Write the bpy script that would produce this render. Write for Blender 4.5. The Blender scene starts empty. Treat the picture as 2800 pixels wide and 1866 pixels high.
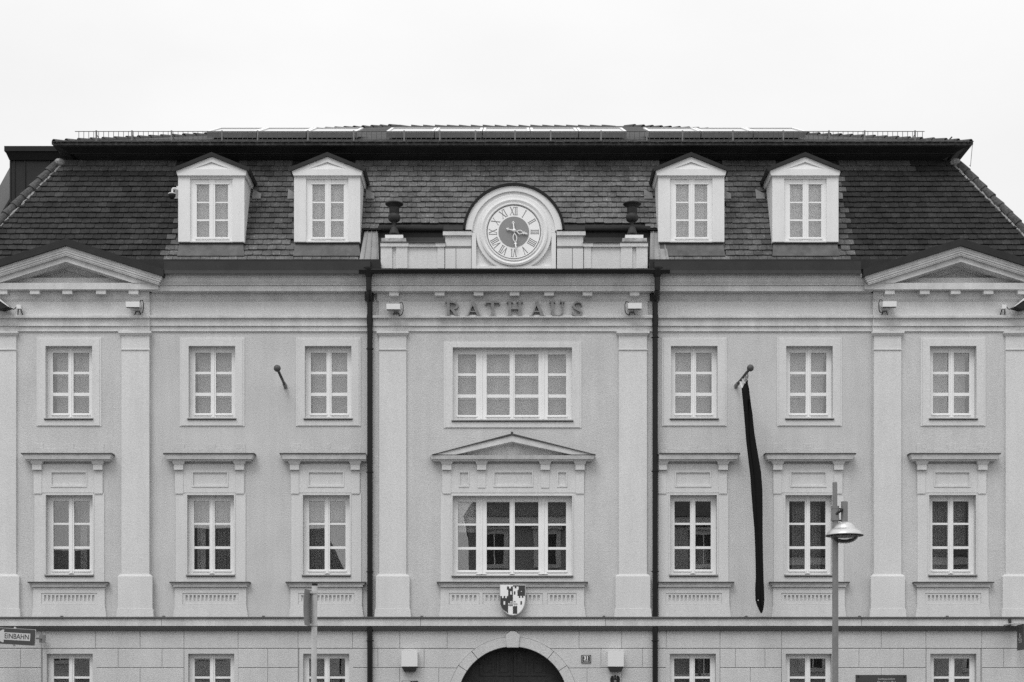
import bpy, math, random
from mathutils import noise as mnoise
from mathutils import Matrix, Vector
random.seed(7)
R = math.radians

# ------------------------------------------------------------------ camera, sky, sun, exposure
D = 38.0            # metres from the camera to the facade plane (y = 0)
PPM = 110.0         # photograph pixels per metre on the facade plane
HOR = 1960.0        # photograph row of the eye level
EYE = 1.6
sc = bpy.context.scene
cam = bpy.data.cameras.new("camera")
camo = bpy.data.objects.new("camera", cam)
sc.collection.objects.link(camo)
camo.location = (0, -D, EYE)
camo.rotation_euler = (R(90), 0, 0)
cam.sensor_width = 36.0
cam.lens = D * PPM / 2800.0 * 36.0
cam.shift_y = (HOR - 933.0) / 2800.0
cam.clip_end = 2000
sc.camera = camo

SUN_EL, SUN_AZ = 58.0, -28.0      # elevation; degrees left of straight at the facade
world = bpy.data.worlds.new("World")
sc.world = world
world.use_nodes = True
nt = world.node_tree
nt.nodes.clear()
n_out = nt.nodes.new("ShaderNodeOutputWorld")
n_sky = nt.nodes.new("ShaderNodeTexSky")
n_sky.sky_type = 'NISHITA'
n_sky.sun_disc = False
n_sky.sun_elevation = R(SUN_EL)
n_sky.sun_rotation = R(180 + SUN_AZ)
n_bw = nt.nodes.new("ShaderNodeRGBToBW")
n_b1 = nt.nodes.new("ShaderNodeBackground")
n_b1.inputs[1].default_value = 0.05
n_tc = nt.nodes.new("ShaderNodeTexCoord")
n_map = nt.nodes.new("ShaderNodeMapping")
n_map.inputs['Scale'].default_value = (1.0, 1.0, 2.2)
n_no = nt.nodes.new("ShaderNodeTexNoise")
n_no.inputs['Scale'].default_value = 2.0
n_no.inputs['Detail'].default_value = 5
n_rmp = nt.nodes.new("ShaderNodeMapRange")
n_rmp.inputs[1].default_value = 0.3
n_rmp.inputs[2].default_value = 0.7
n_rmp.inputs[3].default_value = 0.60
n_rmp.inputs[4].default_value = 0.725
n_b2 = nt.nodes.new("ShaderNodeBackground")
n_add = nt.nodes.new("ShaderNodeAddShader")
L = nt.links.new
L(n_sky.outputs[0], n_bw.inputs[0]); L(n_bw.outputs[0], n_b1.inputs[0])
L(n_tc.outputs['Generated'], n_map.inputs[0]); L(n_map.outputs[0], n_no.inputs['Vector'])
n_sep = nt.nodes.new("ShaderNodeSeparateXYZ")       # overcast sky: brighter overhead than at the horizon
n_grad = nt.nodes.new("ShaderNodeMapRange")
n_grad.inputs[1].default_value = 0.0; n_grad.inputs[2].default_value = 1.0
n_grad.inputs[3].default_value = 0.66; n_grad.inputs[4].default_value = 1.80
n_mul = nt.nodes.new("ShaderNodeMath"); n_mul.operation = 'MULTIPLY'
L(n_no.outputs['Fac'], n_rmp.inputs[0]); L(n_tc.outputs['Generated'], n_sep.inputs[0]); L(n_sep.outputs[2], n_grad.inputs[0])
L(n_rmp.outputs[0], n_mul.inputs[0]); L(n_grad.outputs[0], n_mul.inputs[1]); L(n_mul.outputs[0], n_b2.inputs[0])
L(n_b1.outputs[0], n_add.inputs[0]); L(n_b2.outputs[0], n_add.inputs[1])
L(n_add.outputs[0], n_out.inputs[0])

sun = bpy.data.lights.new("sun", 'SUN')
sun.energy = 1.25
sun.angle = R(28)
suno = bpy.data.objects.new("sun", sun)
sc.collection.objects.link(suno)
sdir = Vector((math.sin(R(SUN_AZ)) * math.cos(R(SUN_EL)), -math.cos(R(SUN_AZ)) * math.cos(R(SUN_EL)), math.sin(R(SUN_EL))))
suno.rotation_euler = sdir.to_track_quat('Z', 'Y').to_euler()
suno.location = (-20, -30, 40)

vs = sc.view_settings
vs.view_transform = 'Standard'
vs.look = 'None'
vs.gamma = 1.0
vs.exposure = 0.19
vs.use_curve_mapping = False
sc.cycles.use_denoising = False
sc.cycles.max_bounces = 8
sc.cycles.transparent_max_bounces = 12

# ------------------------------------------------------------------ helpers
def X(px, y=0.0): return (px - 1400.0) / PPM * (D + y) / D
def Z(py, y=0.0): return EYE + (HOR - py) / PPM * (D + y) / D
def M(px): return px / PPM

class MB:
    def __init__(s): s.v, s.f = [], []
    def add(s, vs, fs):
        o = len(s.v); s.v += [tuple(v) for v in vs]; s.f += [tuple(i + o for i in f) for f in fs]; return s
    def box(s, x0, x1, y0, y1, z0, z1):
        return s.add([(x0,y0,z0),(x1,y0,z0),(x1,y1,z0),(x0,y1,z0),(x0,y0,z1),(x1,y0,z1),(x1,y1,z1),(x0,y1,z1)],
                     [(0,3,2,1),(4,5,6,7),(0,1,5,4),(1,2,6,5),(2,3,7,6),(3,0,4,7)])
    def pbox(s, px0, px1, py0, py1, y, d, ys=None):
        q = y if ys is None else ys
        return s.box(X(px0,q), X(px1,q), y, y + d, Z(py1,q), Z(py0,q))
    def hull(s, a, b):
        # a: lower rect, b: upper rect, each (x0,x1,y0,y1,z)
        x0,x1,y0,y1,z = a; u0,u1,w0,w1,t = b
        return s.add([(x0,y0,z),(x1,y0,z),(x1,y1,z),(x0,y1,z),(u0,w0,t),(u1,w0,t),(u1,w1,t),(u0,w1,t)],
                     [(0,3,2,1),(4,5,6,7),(0,1,5,4),(1,2,6,5),(2,3,7,6),(3,0,4,7)])
    def poly(s, pts, y0, y1):
        # pts (x,z) counter-clockwise seen from the front; extruded from y0 (front) to y1
        n = len(pts)
        vs = [(x,y0,z) for x,z in pts] + [(x,y1,z) for x,z in pts]
        fs = [tuple(range(n)), tuple(range(2*n-1, n-1, -1))] + [(i, i+n, (i+1)%n+n, (i+1)%n) for i in range(n)]
        return s.add(vs, fs)
    def profile(s, pts, x0, x1):
        # pts (y,z) closed loop, extruded along x
        n = len(pts)
        vs = [(x0,y,z) for y,z in pts] + [(x1,y,z) for y,z in pts]
        fs = [tuple(range(n)), tuple(range(2*n-1, n-1, -1))] + [(i, i+n, (i+1)%n+n, (i+1)%n) for i in range(n)]
        return s.add(vs, fs)
    def tube(s, pts, r, n=10, cap=True):
        pts = [Vector(p) for p in pts]
        rs = r if isinstance(r, (list, tuple)) else [r] * len(pts)
        rings, o = [], len(s.v)
        t0 = (pts[1] - pts[0]).normalized()
        up = Vector((0,0,1)) if abs(t0.z) < .9 else Vector((1,0,0))
        a = t0.cross(up).normalized()
        for i, p in enumerate(pts):
            t = (pts[min(i+1,len(pts)-1)] - pts[max(i-1,0)]).normalized()
            a = (a - t * a.dot(t)).normalized(); b = t.cross(a)
            for k in range(n):
                w = 2*math.pi*k/n
                s.v.append(tuple(p + (a*math.cos(w) + b*math.sin(w)) * rs[i]))
        for i in range(len(pts)-1):
            for k in range(n):
                s.f.append((o+i*n+k, o+i*n+(k+1)%n, o+(i+1)*n+(k+1)%n, o+(i+1)*n+k))
        if cap:
            s.f.append(tuple(o+k for k in reversed(range(n))))
            s.f.append(tuple(o+(len(pts)-1)*n+k for k in range(n)))
        return s
    def lathe(s, prof, c, n=24, axis='z'):
        # prof (r,h); h along axis ('z' or '-y')
        o = len(s.v)
        for r, h in prof:
            for k in range(n):
                w = 2*math.pi*k/n
                if axis == 'z': s.v.append((c[0]+r*math.cos(w), c[1]+r*math.sin(w), c[2]+h))
                else: s.v.append((c[0]+r*math.cos(w), c[1]-h, c[2]+r*math.sin(w)))
        for i in range(len(prof)-1):
            for k in range(n):
                s.f.append((o+i*n+k, o+i*n+(k+1)%n, o+(i+1)*n+(k+1)%n, o+(i+1)*n+k))
        s.f.append(tuple(o+k for k in reversed(range(n))))
        s.f.append(tuple(o+(len(prof)-1)*n+k for k in range(n)))
        return s
    def ribbon(s, pts, ws, y0, y1):
        # flat stroke in the xz plane with varying width
        n = len(pts); l, r = [], []
        for i in range(n):
            a = Vector(pts[max(i-1,0)]); b = Vector(pts[min(i+1,n-1)]); t = (b-a).normalized()
            p = Vector(pts[i]); nn = Vector((-t.y, t.x)); w = (ws[i] if isinstance(ws,(list,tuple)) else ws)/2
            l.append(p+nn*w); r.append(p-nn*w)
        o = len(s.v)
        for p in l: s.v.append((p.x,y0,p.y))
        for p in r: s.v.append((p.x,y0,p.y))
        for p in l: s.v.append((p.x,y1,p.y))
        for p in r: s.v.append((p.x,y1,p.y))
        for i in range(n-1):
            s.f += [(o+i,o+n+i,o+n+i+1,o+i+1), (o+2*n+i,o+2*n+i+1,o+3*n+i+1,o+3*n+i),
                    (o+i,o+i+1,o+2*n+i+1,o+2*n+i), (o+n+i,o+3*n+i,o+3*n+i+1,o+n+i+1)]
        s.f += [(o,o+2*n,o+3*n,o+n), (o+n-1,o+2*n-1,o+4*n-1,o+3*n-1)]
        return s
    def plate(s, x0, x1, z0, z1, holes, y, d, back=False):
        # wall sheet with rectangular holes (hx0,hx1,hz0,hz1) and reveals of depth d
        xs = sorted({x0, x1} | {v for h in holes for v in h[:2] if x0 < v < x1})
        zs = sorted({z0, z1} | {v for h in holes for v in h[2:] if z0 < v < z1})
        for i in range(len(xs)-1):
            for j in range(len(zs)-1):
                mx, mz = (xs[i]+xs[i+1])/2, (zs[j]+zs[j+1])/2
                if any(h[0] < mx < h[1] and h[2] < mz < h[3] for h in holes): continue
                s.add([(xs[i],y,zs[j]),(xs[i+1],y,zs[j]),(xs[i+1],y,zs[j+1]),(xs[i],y,zs[j+1])], [(0,1,2,3)])
        for h in holes:
            a,b,c,e = h
            s.add([(a,y,c),(b,y,c),(b,y,e),(a,y,e),(a,y+d,c),(b,y+d,c),(b,y+d,e),(a,y+d,e)],
                  [(0,4,5,1),(1,5,6,2),(2,6,7,3),(3,7,4,0)] + ([(4,7,6,5)] if back else []))
        s.add([(x0,y,z0),(x1,y,z0),(x1,y,z1),(x0,y,z1),(x0,y+d,z0),(x1,y+d,z0),(x1,y+d,z1),(x0,y+d,z1)],
              [(0,1,5,4),(1,2,6,5),(2,3,7,6),(3,0,4,7)])
        return s
    def mesh(s, name, mat=None, smooth=False):
        me = bpy.data.meshes.new(name)
        me.from_pydata(s.v, [], s.f)
        if mat: me.materials.append(mat)
        if smooth:
            for p in me.polygons: p.use_smooth = True
        me.update()
        return me
    def obj(s, name, mat, parent=None, smooth=False, **kw):
        return mkobj(name, s.mesh(name, mat, smooth), parent, **kw)

def mkobj(name, data, parent=None, label=None, cat=None, group=None, kind=None, loc=None):
    o = bpy.data.objects.new(name, data)
    sc.collection.objects.link(o)
    if parent is not None: o.parent = parent
    if loc: o.location = loc
    if label: o["label"] = label
    if cat: o["category"] = cat
    if group: o["group"] = group
    if kind: o["kind"] = kind
    return o

def thing(name, label, cat, loc=(0,0,0), group=None):
    # an Empty at the base of the thing; parts built in world coordinates are attached with keep()
    return mkobj(name, None, None, label, cat, group, None, loc)
def settle(root):
    # parts were modelled in world coordinates: shift them so that they hang from the root's base point
    for c in root.children:
        c.location = Vector(c.location) - Vector(root.location)
def text_mesh(s, size, mat, name, loc, parent, extrude=0.003, rotz=0.0, sx=1.0, align='CENTER', bold=0.0):
    cu = bpy.data.curves.new(name, 'FONT'); cu.body = s; cu.size = size; cu.extrude = extrude; cu.offset = bold
    cu.align_x = align; cu.align_y = 'CENTER'
    to = bpy.data.objects.new(name, cu)
    sc.collection.objects.link(to)
    dg = bpy.context.evaluated_depsgraph_get(); dg.update()
    me = bpy.data.meshes.new_from_object(to.evaluated_get(dg))
    bpy.data.objects.remove(to)
    me.materials.clear(); me.materials.append(mat); me.name = name
    me.transform(Matrix.Translation(loc) @ Matrix.Rotation(rotz, 4, 'Z') @ Matrix.Rotation(R(90), 4, 'X') @ Matrix.Diagonal((sx,1,1,1)))
    return mkobj(name, me, parent)

# ------------------------------------------------------------------ materials (all neutral: the photograph is black and white)
def mat(name, v, rough=.8, grain=0.0, gscale=45.0, stain=0.0, sscale=.8, streak=0.0, bump=0.0, spec=.3, metal=0.0, attr=None, coat=0.0, speck=0.0):
    m = bpy.data.materials.new(name); m.use_nodes = True
    t = m.node_tree; b = t.nodes["Principled BSDF"]
    b.inputs['Roughness'].default_value = rough
    b.inputs['Metallic'].default_value = metal
    b.inputs['Specular IOR Level'].default_value = spec
    if coat: b.inputs['Coat Weight'].default_value = coat
    b.inputs['Base Color'].default_value = (v, v, v, 1)
    geo = t.nodes.new("ShaderNodeNewGeometry")
    fac = None
    def mul(a, bsock):
        if a is None: return bsock
        n = t.nodes.new("ShaderNodeMath"); n.operation = 'MULTIPLY'
        t.links.new(a, n.inputs[0]); t.links.new(bsock, n.inputs[1]); return n.outputs[0]
    def noise(scale, detail, lo, hi, stretch=None, rough_=.6):
        n = t.nodes.new("ShaderNodeTexNoise"); n.inputs['Scale'].default_value = scale; n.inputs['Detail'].default_value = detail
        n.inputs['Roughness'].default_value = rough_
        if stretch:
            mp = t.nodes.new("ShaderNodeMapping"); mp.inputs['Scale'].default_value = stretch
            t.links.new(geo.outputs['Position'], mp.inputs[0]); t.links.new(mp.outputs[0], n.inputs['Vector'])
        else: t.links.new(geo.outputs['Position'], n.inputs['Vector'])
        r = t.nodes.new("ShaderNodeMapRange"); r.inputs[1].default_value = .28; r.inputs[2].default_value = .72
        r.inputs[3].default_value = lo; r.inputs[4].default_value = hi
        t.links.new(n.outputs['Fac'], r.inputs[0]); return n, r.outputs[0]
    gn = None
    if grain:
        gn, o = noise(gscale, 3, 1-grain, 1+grain); fac = mul(fac, o)
    if stain:
        _, o = noise(sscale, 6, 1-stain, 1+stain*.6); fac = mul(fac, o)
    if streak:
        _, o = noise(5.0, 4, 1-streak, 1+streak*.3, (1,1,.09)); fac = mul(fac, o)
    if speck:
        n, o = noise(15.0, 2, 1.0, 1.0)
        q = t.nodes.new("ShaderNodeMapRange"); q.inputs[1].default_value = .60; q.inputs[2].default_value = .72; q.inputs[3].default_value = 1.0; q.inputs[4].default_value = 1+speck
        t.links.new(n.outputs['Fac'], q.inputs[0]); fac = mul(fac, q.outputs[0])
    if attr:
        an = t.nodes.new("ShaderNodeAttribute"); an.attribute_name = attr; fac = mul(fac, an.outputs['Fac'])
    if fac is not None:
        c = t.nodes.new("ShaderNodeMath"); c.operation = 'MULTIPLY'; c.use_clamp = True
        c.inputs[1].default_value = v; t.links.new(fac, c.inputs[0]); t.links.new(c.outputs[0], b.inputs['Base Color'])
    if bump:
        if gn is None: gn, _ = noise(gscale, 3, 0, 1)
        bp = t.nodes.new("ShaderNodeBump"); bp.inputs['Strength'].default_value = bump; bp.inputs['Distance'].default_value = .02
        t.links.new(gn.outputs['Fac'], bp.inputs['Height']); t.links.new(bp.outputs[0], b.inputs['Normal'])
    return m

def glass_mat(name, refl):
    m = bpy.data.materials.new(name); m.use_nodes = True
    t = m.node_tree; t.nodes.clear()
    o = t.nodes.new("ShaderNodeOutputMaterial"); mx = t.nodes.new("ShaderNodeMixShader")
    tr = t.nodes.new("ShaderNodeBsdfTransparent"); gl = t.nodes.new("ShaderNodeBsdfGlossy")
    tr.inputs[0].default_value = (.96,.96,.96,1); gl.inputs[0].default_value = (1,1,1,1); gl.inputs['Roughness'].default_value = .0
    fr = t.nodes.new("ShaderNodeFresnel"); fr.inputs[0].default_value = 1.5
    ad = t.nodes.new("ShaderNodeMath"); ad.inputs[1].default_value = refl; ad.use_clamp = True
    no = t.nodes.new("ShaderNodeTexNoise"); no.inputs['Scale'].default_value = 2.2; no.inputs['Detail'].default_value = 1
    geo = t.nodes.new("ShaderNodeNewGeometry")
    bp = t.nodes.new("ShaderNodeBump"); bp.inputs['Strength'].default_value = .012; bp.inputs['Distance'].default_value = .02
    t.links.new(geo.outputs['Position'], no.inputs['Vector']); t.links.new(no.outputs['Fac'], bp.inputs['Height'])
    t.links.new(bp.outputs[0], gl.inputs['Normal'])
    t.links.new(fr.outputs[0], ad.inputs[0]); t.links.new(ad.outputs[0], mx.inputs[0])
    t.links.new(tr.outputs[0], mx.inputs[1]); t.links.new(gl.outputs[0], mx.inputs[2]); t.links.new(mx.outputs[0], o.inputs[0])
    return m

WALL = mat("wall_plaster", .56, .9, grain=.17, gscale=40, stain=.09, sscale=.9, streak=.08, bump=.5)
TRIM = mat("trim_plaster", .645, .88, grain=.12, gscale=42, stain=.06, sscale=.7, streak=.06, bump=.3)
CORN = mat("cornice_plaster", .62, .88, grain=.13, gscale=40, stain=.16, sscale=1.8, streak=.14, bump=.3)
ASHL = mat("ashlar_plaster", .56, .9, grain=.16, gscale=40, stain=.09, sscale=.8, streak=.06, bump=.5)
JOINT = mat("joint_mortar", .38, .95, grain=.1)
DARKBAND = mat("belt_dark_paint", .115, .8, grain=.15, stain=.1)
WHITE = mat("window_paint", .80, .5, grain=.02, stain=.03, sscale=2)
DORM = mat("dormer_paint", .74, .7, grain=.06, stain=.05, sscale=1.2, streak=.06)
SHEET = mat("dark_sheet_metal", .026, .6, grain=.18, stain=.25, sscale=1.6, streak=.12, spec=.2)
BLACKSHEET = mat("black_sheet_metal", .012, .6, grain=.15, stain=.2, spec=.2)
FLASH = mat("grey_flashing", .17, .6, grain=.15, stain=.3, sscale=3, spec=.4)
PATINA = mat("apron_metal", .10, .6, grain=.15, stain=.45, sscale=5, spec=.4)
SILL = mat("sill_metal", .42, .5, grain=.06, stain=.1)
LEDGE = mat("ledge_flashing", .07, .6, grain=.15, stain=.25, sscale=2)
TILE = mat("roof_tile_clay", .165, .85, grain=.30, gscale=30, stain=.42, sscale=2.6, bump=.3, attr="tone", speck=.6, spec=.15)
TILEOLD = mat("mossy_ridge_clay", .075, .9, grain=.45, gscale=22, stain=.35, sscale=3, bump=.4)
MORTAR = mat("ridge_mortar", .30, .95, grain=.35, gscale=25, stain=.4, sscale=6)
ROOFUP = mat("upper_roof_tiles", .055, .9, grain=.45, gscale=14, stain=.35, sscale=3, bump=.5)
PIPE = mat("downpipe_paint", .011, .36, grain=.08, stain=.15, sscale=3, spec=.25)
URN = mat("urn_cast_iron", .036, .7, grain=.25, gscale=30, stain=.35, sscale=6)
STONE = mat("weathered_stone", .42, .9, grain=.2, gscale=30, stain=.5, sscale=7)
LETTER = mat("letter_metal", .26, .6, grain=.14, gscale=30, stain=.3, sscale=9)  # even tone darkened to take in the shadow outlines round the letters
DIAL = mat("clock_dial_white", .82, .6, grain=.03)
DIALDARK = mat("clock_dial_grey", .25, .7, grain=.06)
NUMERAL = mat("numeral_grey", .17, .6)
HAND = mat("clock_hand_white", .8, .5)
CLOTH = mat("black_flag_cloth", .006, .75, grain=.25, streak=.3, spec=.15)
PALE = mat("pale_cloth", .6, .9, grain=.1)
POLE = mat("weathered_pole", .09, .6, grain=.25, gscale=40, stain=.35, sscale=9)
STEEL = mat("galvanised_steel", .19, .5, grain=.12, gscale=30, stain=.12, sscale=4, spec=.5)
STEELL = mat("light_steel", .52, .5, grain=.10, gscale=30, stain=.12, sscale=4)
SHADE = mat("lamp_shade_metal", .50, .34, grain=.05, metal=.55, spec=.6)
BLACK = mat("black_paint", .012, .6)
DARK = mat("dark_paint", .05, .6, grain=.1)
BOXW = mat("white_housing", .70, .5, grain=.03)
SIGNBLUE = mat("sign_dark_face", .06, .5, grain=.06)
SIGNWHITE = mat("sign_white_face", .52, .5, grain=.06)
PLAQUE = mat("plaque_stone", .055, .5, grain=.25, gscale=60, stain=.2)
DOORWOOD = mat("door_wood", .028, .6, grain=.3, gscale=12, stain=.2)
GLASS = glass_mat("window_glass", .085)
GLASSUP = glass_mat("window_glass_upper", .065)
BLIND = mat("blind_cloth", .80, .9, grain=.05, streak=.16)
BLINDM = mat("grey_curtain", .42, .9, grain=.06, streak=.25)
BLINDD = mat("venetian_blind_grey", .16, .8, grain=.05)
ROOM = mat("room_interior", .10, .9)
BOXIN = mat("window_box_shade_tone", .05, .9)  # near-black: the shade inside the casement box is put into its colour
PANELGLASS = mat("collector_glass", .05, .06, spec=1.0, coat=1.0)
ALU = mat("aluminium_frame", .72, .35, spec=.5)
ASPH = mat("asphalt", .06, .9, grain=.3, gscale=30, stain=.2, bump=.3)
PAVE = mat("paving_stone", .17, .9, grain=.2, stain=.2, bump=.2)
KERB = mat("kerb_granite", .30, .85, grain=.2)
LIGHTROOF = mat("pale_roof_sheet", .16, .7, grain=.25, stain=.2)
LIGHTSHEET = mat("pale_sheet_metal", .30, .6, grain=.12, stain=.25, sscale=3, streak=.15)

# ------------------------------------------------------------------ ground
def sheet(name, x0, x1, y0, y1, z, m, **kw):
    return MB().add([(x0,y0,z),(x1,y0,z),(x1,y1,z),(x0,y1,z)], [(0,1,2,3)]).obj(name, m, kind="structure", **kw)
sheet("ground", -400, 400, -400, 400, -0.02, PAVE)
sheet("road", -120, 120, -9.5, -2.6, -0.008, ASPH)
pv = MB().box(-40, 40, -2.45, 14, -.1, .0).obj("pavement", PAVE, kind="structure")
for i in range(40):
    MB().box(-40+i*2+.005, -38+i*2-.005, -2.6, -2.452, -.1, -.004).obj("kerb_stone", KERB, pv)
sq = MB().box(-60, 60, -45.9, -9.65, -.1, .0).obj("square", PAVE, kind="structure")
for i in range(40):
    MB().box(-40+i*2+.005, -38+i*2-.005, -9.648, -9.5, -.1, -.004).obj("kerb_stone", KERB, sq)

# ------------------------------------------------------------------ town hall
TH = mkobj("town_hall", None, None, "three-storey pale plaster town hall with clock gable, dormers and mansard roof", "town hall")
BAY = -0.08       # front plane of the projecting bays
REV = 0.22        # window reveal
# sections of the facade: px from, px to, plane
SECT = [(-135, 410, BAY), (410, 1013, 0.0), (1013, 1788, BAY), (1788, 2386, 0.0), (2386, 2935, BAY)]
def plane_at(px):
    for a, b, y in SECT:
        if a <= px < b: return y
    return 0.0
UPC = [188.8, 580, 897.5, 1401, 1898, 2213, 2605.5]
MIC = [190.2, 576.5, 892.6, 1401, 1896, 2211, 2604]
GRC = [190.5, 577.5, 892, None, 1894.5, 2211.5, 2607]
def opening(cx, w, py0, py1, y):
    return (X(cx-w/2, y), X(cx+w/2, y), Z(py1, y), Z(py0, y))
UP_Y, MI_Y, GR_Y = (947, 1143), (1355, 1571), (1788, 1976)
W1, WC = 127.5, 326.0
wall = MB()
for a, b, y in SECT:
    hs = []
    for c in UPC:
        if a <= c < b: hs.append(opening(c, WC if c == 1401 else W1, (951 if c == 1401 else UP_Y[0]), (1148 if c == 1401 else UP_Y[1]), y))
    for c in MIC:
        if a <= c < b: hs.append(opening(c, WC if c == 1401 else W1, (1357 if c == 1401 else MI_Y[0]), (1573 if c == 1401 else MI_Y[1]), y))
    wall.plate(X(a, y) if y == 0 else X(a, y), X(b, y), Z(1700, y), Z(760, y), hs, y, REV)
# sides and back of the block
XL, XR, YB = X(-135, 0), X(2935, 0), 18.0
wall.box(XL+.02, XL+.3, .2, YB, 0.0, 12.95).box(XR-.3, XR-.02, .2, YB, 0.0, 12.95).box(XL+.3, XR-.3, YB-.3, YB, 0.0, 12.95)
wall.obj("wall", WALL, TH)

# ---- windows
def window(parent, cx, w, py0, py1, yw, cols, rows, glass, style, name="window", rev=REV, boxd=.30, lbl=None):
    """cols/rows: alternating bar and pane sizes in photo px, from the left / from the top"""
    win = mkobj(name, None, parent, lbl)
    x0, x1, z0, z1 = opening(cx, w, py0, py1, yw)
    yf = yw + rev - .06
    sx = (x1-x0) / sum(cols); sz = (z1-z0) / sum(rows)
    xs, zs = [x0], [z1]
    for c in cols: xs.append(xs[-1] + c*sx)
    for r in rows: zs.append(zs[-1] - r*sz)
    fr = MB()
    # outer stock and mullions run full height, glazing bars between
    for i in range(0, len(cols), 2):
        proud = 0 if i in (0, len(cols)-1) else -.012
        fr.box(xs[i], xs[i+1], yf+proud, yf+.06, z0, z1)
    for i in range(1, len(cols), 2):
        for j in range(0, len(rows), 2):
            inset = .006 if j in (0, len(rows)-1) else .018
            fr.box(xs[i], xs[i+1], yf+inset, yf+.055, zs[j+1], zs[j])
    # casing fillet round the sashes, drip rail and meeting beads
    e = .022
    for i in range(1, len(cols), 2):
        a, b = xs[i], xs[i+1]
        fr.box(a-.028, b+.028, yf-.006, yf-.0005, zs[1]+.012, zs[1]+.036)
        fr.box(a-.03, b+.03, yf-.028, yf-.0005, zs[-2]-.055, zs[-2]-.022)
    fr.box(x0+.002, x1-.002, yf-.012, yf-.0005, z0, z0+.03)
    for i in range(2, len(cols)-1, 2):
        m_ = (xs[i]+xs[i+1])/2
        fr.box(m_-.022, m_+.022, yf-.03, yf-.0125, z0+.04, z1-.05)
    fr.obj("frame", WHITE, win)
    for i in range(1, len(cols), 2):
        for j in range(1, len(rows), 2):
            MB().box(xs[i]-.004, xs[i+1]+.004, yf+.038, yf+.043, zs[j+1]-.004, zs[j]+.004).obj("pane", glass, win)
    # the casement box behind the outer sash
    yb = yf+.061
    bx = MB(); a, b, c, d = x0-.01, x1+.01, z0-.01, z1+.01
    room = style.get('room', 0)
    dep = room or boxd
    bx.add([(a,yb,c),(b,yb,c),(b,yb,d),(a,yb,d),(a,yb+dep,c),(b,yb+dep,c),(b,yb+dep,d),(a,yb+dep,d)],
           [(0,4,5,1),(1,5,6,2),(2,6,7,3),(3,7,4,0),(4,7,6,5)])
    bx.obj("window_box", ROOM if room else BOXIN, win)
    if not room:
        ins = MB()
        for i in range(1, len(cols), 2):
            for j in range(2, len(rows)-1, 2): ins.box(xs[i]-.014, xs[i+1]+.014, yb+boxd-.045, yb+boxd-.008, zs[j+1]+.01, zs[j]-.02)
        if style.get('inner', True): ins.obj("inner_sash", WHITE, win)
        edges = [x0+.125] + [(xs[i]+xs[i+1])/2 for i in range(2, len(cols)-1, 2)] + [x1-.125]
        drop = style.get('drop', 0)
        for q in range(len(edges)-1):
            MB().box(edges[q]+(.012 if q else 0), edges[q+1]-.0, yb+boxd-.0055, yb+boxd-.002, z0+(.0 if q != drop-1 else .45), z1-.135).obj("blind", BLIND, win)
    for (u0, u1, v0, v1, dy, mt) in style.get('blinds', []):
        bm = MB()
        xa, xb = x0+(x1-x0)*u0, x0+(x1-x0)*u1; za, zb = z1-(z1-z0)*v0, z1-(z1-z0)*v1
        if mt == 'slat':
            n = int((za-zb)/.03)
            for k in range(n):
                zz = za-(k+.5)*(za-zb)/n
                bm.add([(xa,yb+dy,zz-.014),(xb,yb+dy,zz-.014),(xb,yb+dy+.012,zz+.014),(xa,yb+dy+.012,zz+.014)], [(0,1,2,3)])
            bm.obj("blind", BLINDD, win)
        else:
            # curtain with soft folds
            n = max(8, int((xb-xa)/.02)); vs_ = []
            for k in range(n+1):
                u = k/n; yy = yb+dy+.02*math.sin(u*(xb-xa)*55)+.008*math.sin(u*(xb-xa)*131+1)
                vs_ += [(xa+(xb-xa)*u, yy, zb), (xa+(xb-xa)*u, yy, za)]
            bm.add(vs_, [(2*k, 2*k+2, 2*k+3, 2*k+1) for k in range(n)])
            bm.obj("curtain", {'pale': BLIND, 'dark': BLINDD, 'mid': BLINDM}[mt], win)
    return win, (x0, x1, z0, z1)

CS = [14, 43, 14, 43, 13.5]
CW = [13.5, 50, 29, 63, 14, 65, 26, 50, 15.5]
RU = [14.5, 50.5, 7, 50, 9, 47, 16]
RM = [13.5, 58.5, 5.5, 58.5, 7, 56, 15]
RG = [12.5, 49, 6, 49, 8, 47, 16]

def sill(win, x0, x1, z0, yw, over=.03, proj=.07):
    s = MB()
    s.profile([(yw-proj, z0-.034), (yw+REV-.05, z0-.034), (yw+REV-.05, z0+.012), (yw-proj, z0-.012)], x0-over, x1+over)
    s.obj("sill", SILL, win)
    MB().box(x0-over+.004, x1+over-.004, yw-proj+.012, yw-.031, z0-.056, z0-.0345).obj("sill_drip", LEDGE, win)

def ring(mb, o, h, y, d):
    # rectangular raised band between outer rect o and hole h
    a,b,c,e = o; p,q,r,t = h
    mb.box(a,b,y,y+d,t,e); mb.box(a,b,y,y+d,c,r); mb.box(a,p,y,y+d,r,t); mb.box(q,b,y,y+d,r,t)

# upper storey
for i, c in enumerate(UPC):
    yw = plane_at(c); wide = c == 1401
    p0, p1 = (951, 1148) if wide else UP_Y
    win, o = window(TH, c, WC if wide else W1, p0, p1, yw, CW if wide else CS, RU, GLASSUP, {})
    sill(win, o[0], o[1], o[2], yw)
    so = (X(c-188,yw),X(c+189,yw),Z(1171,yw),Z(935,yw)) if wide else (X(c-88.5,yw),X(c+89,yw),Z(1166,yw),Z(923,yw))
    s = MB(); k = .045
    ring(s, so, (so[0]+k, so[1]-k, so[2]+k*.3, so[3]-k), yw-.016, .02)
    ring(s, (so[0]+k+.0005, so[1]-k-.0005, so[2]+k*.3+.0005, so[3]-k-.0005), o, yw-.028, .03)
    s.obj("surround", TRIM, win)

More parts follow.
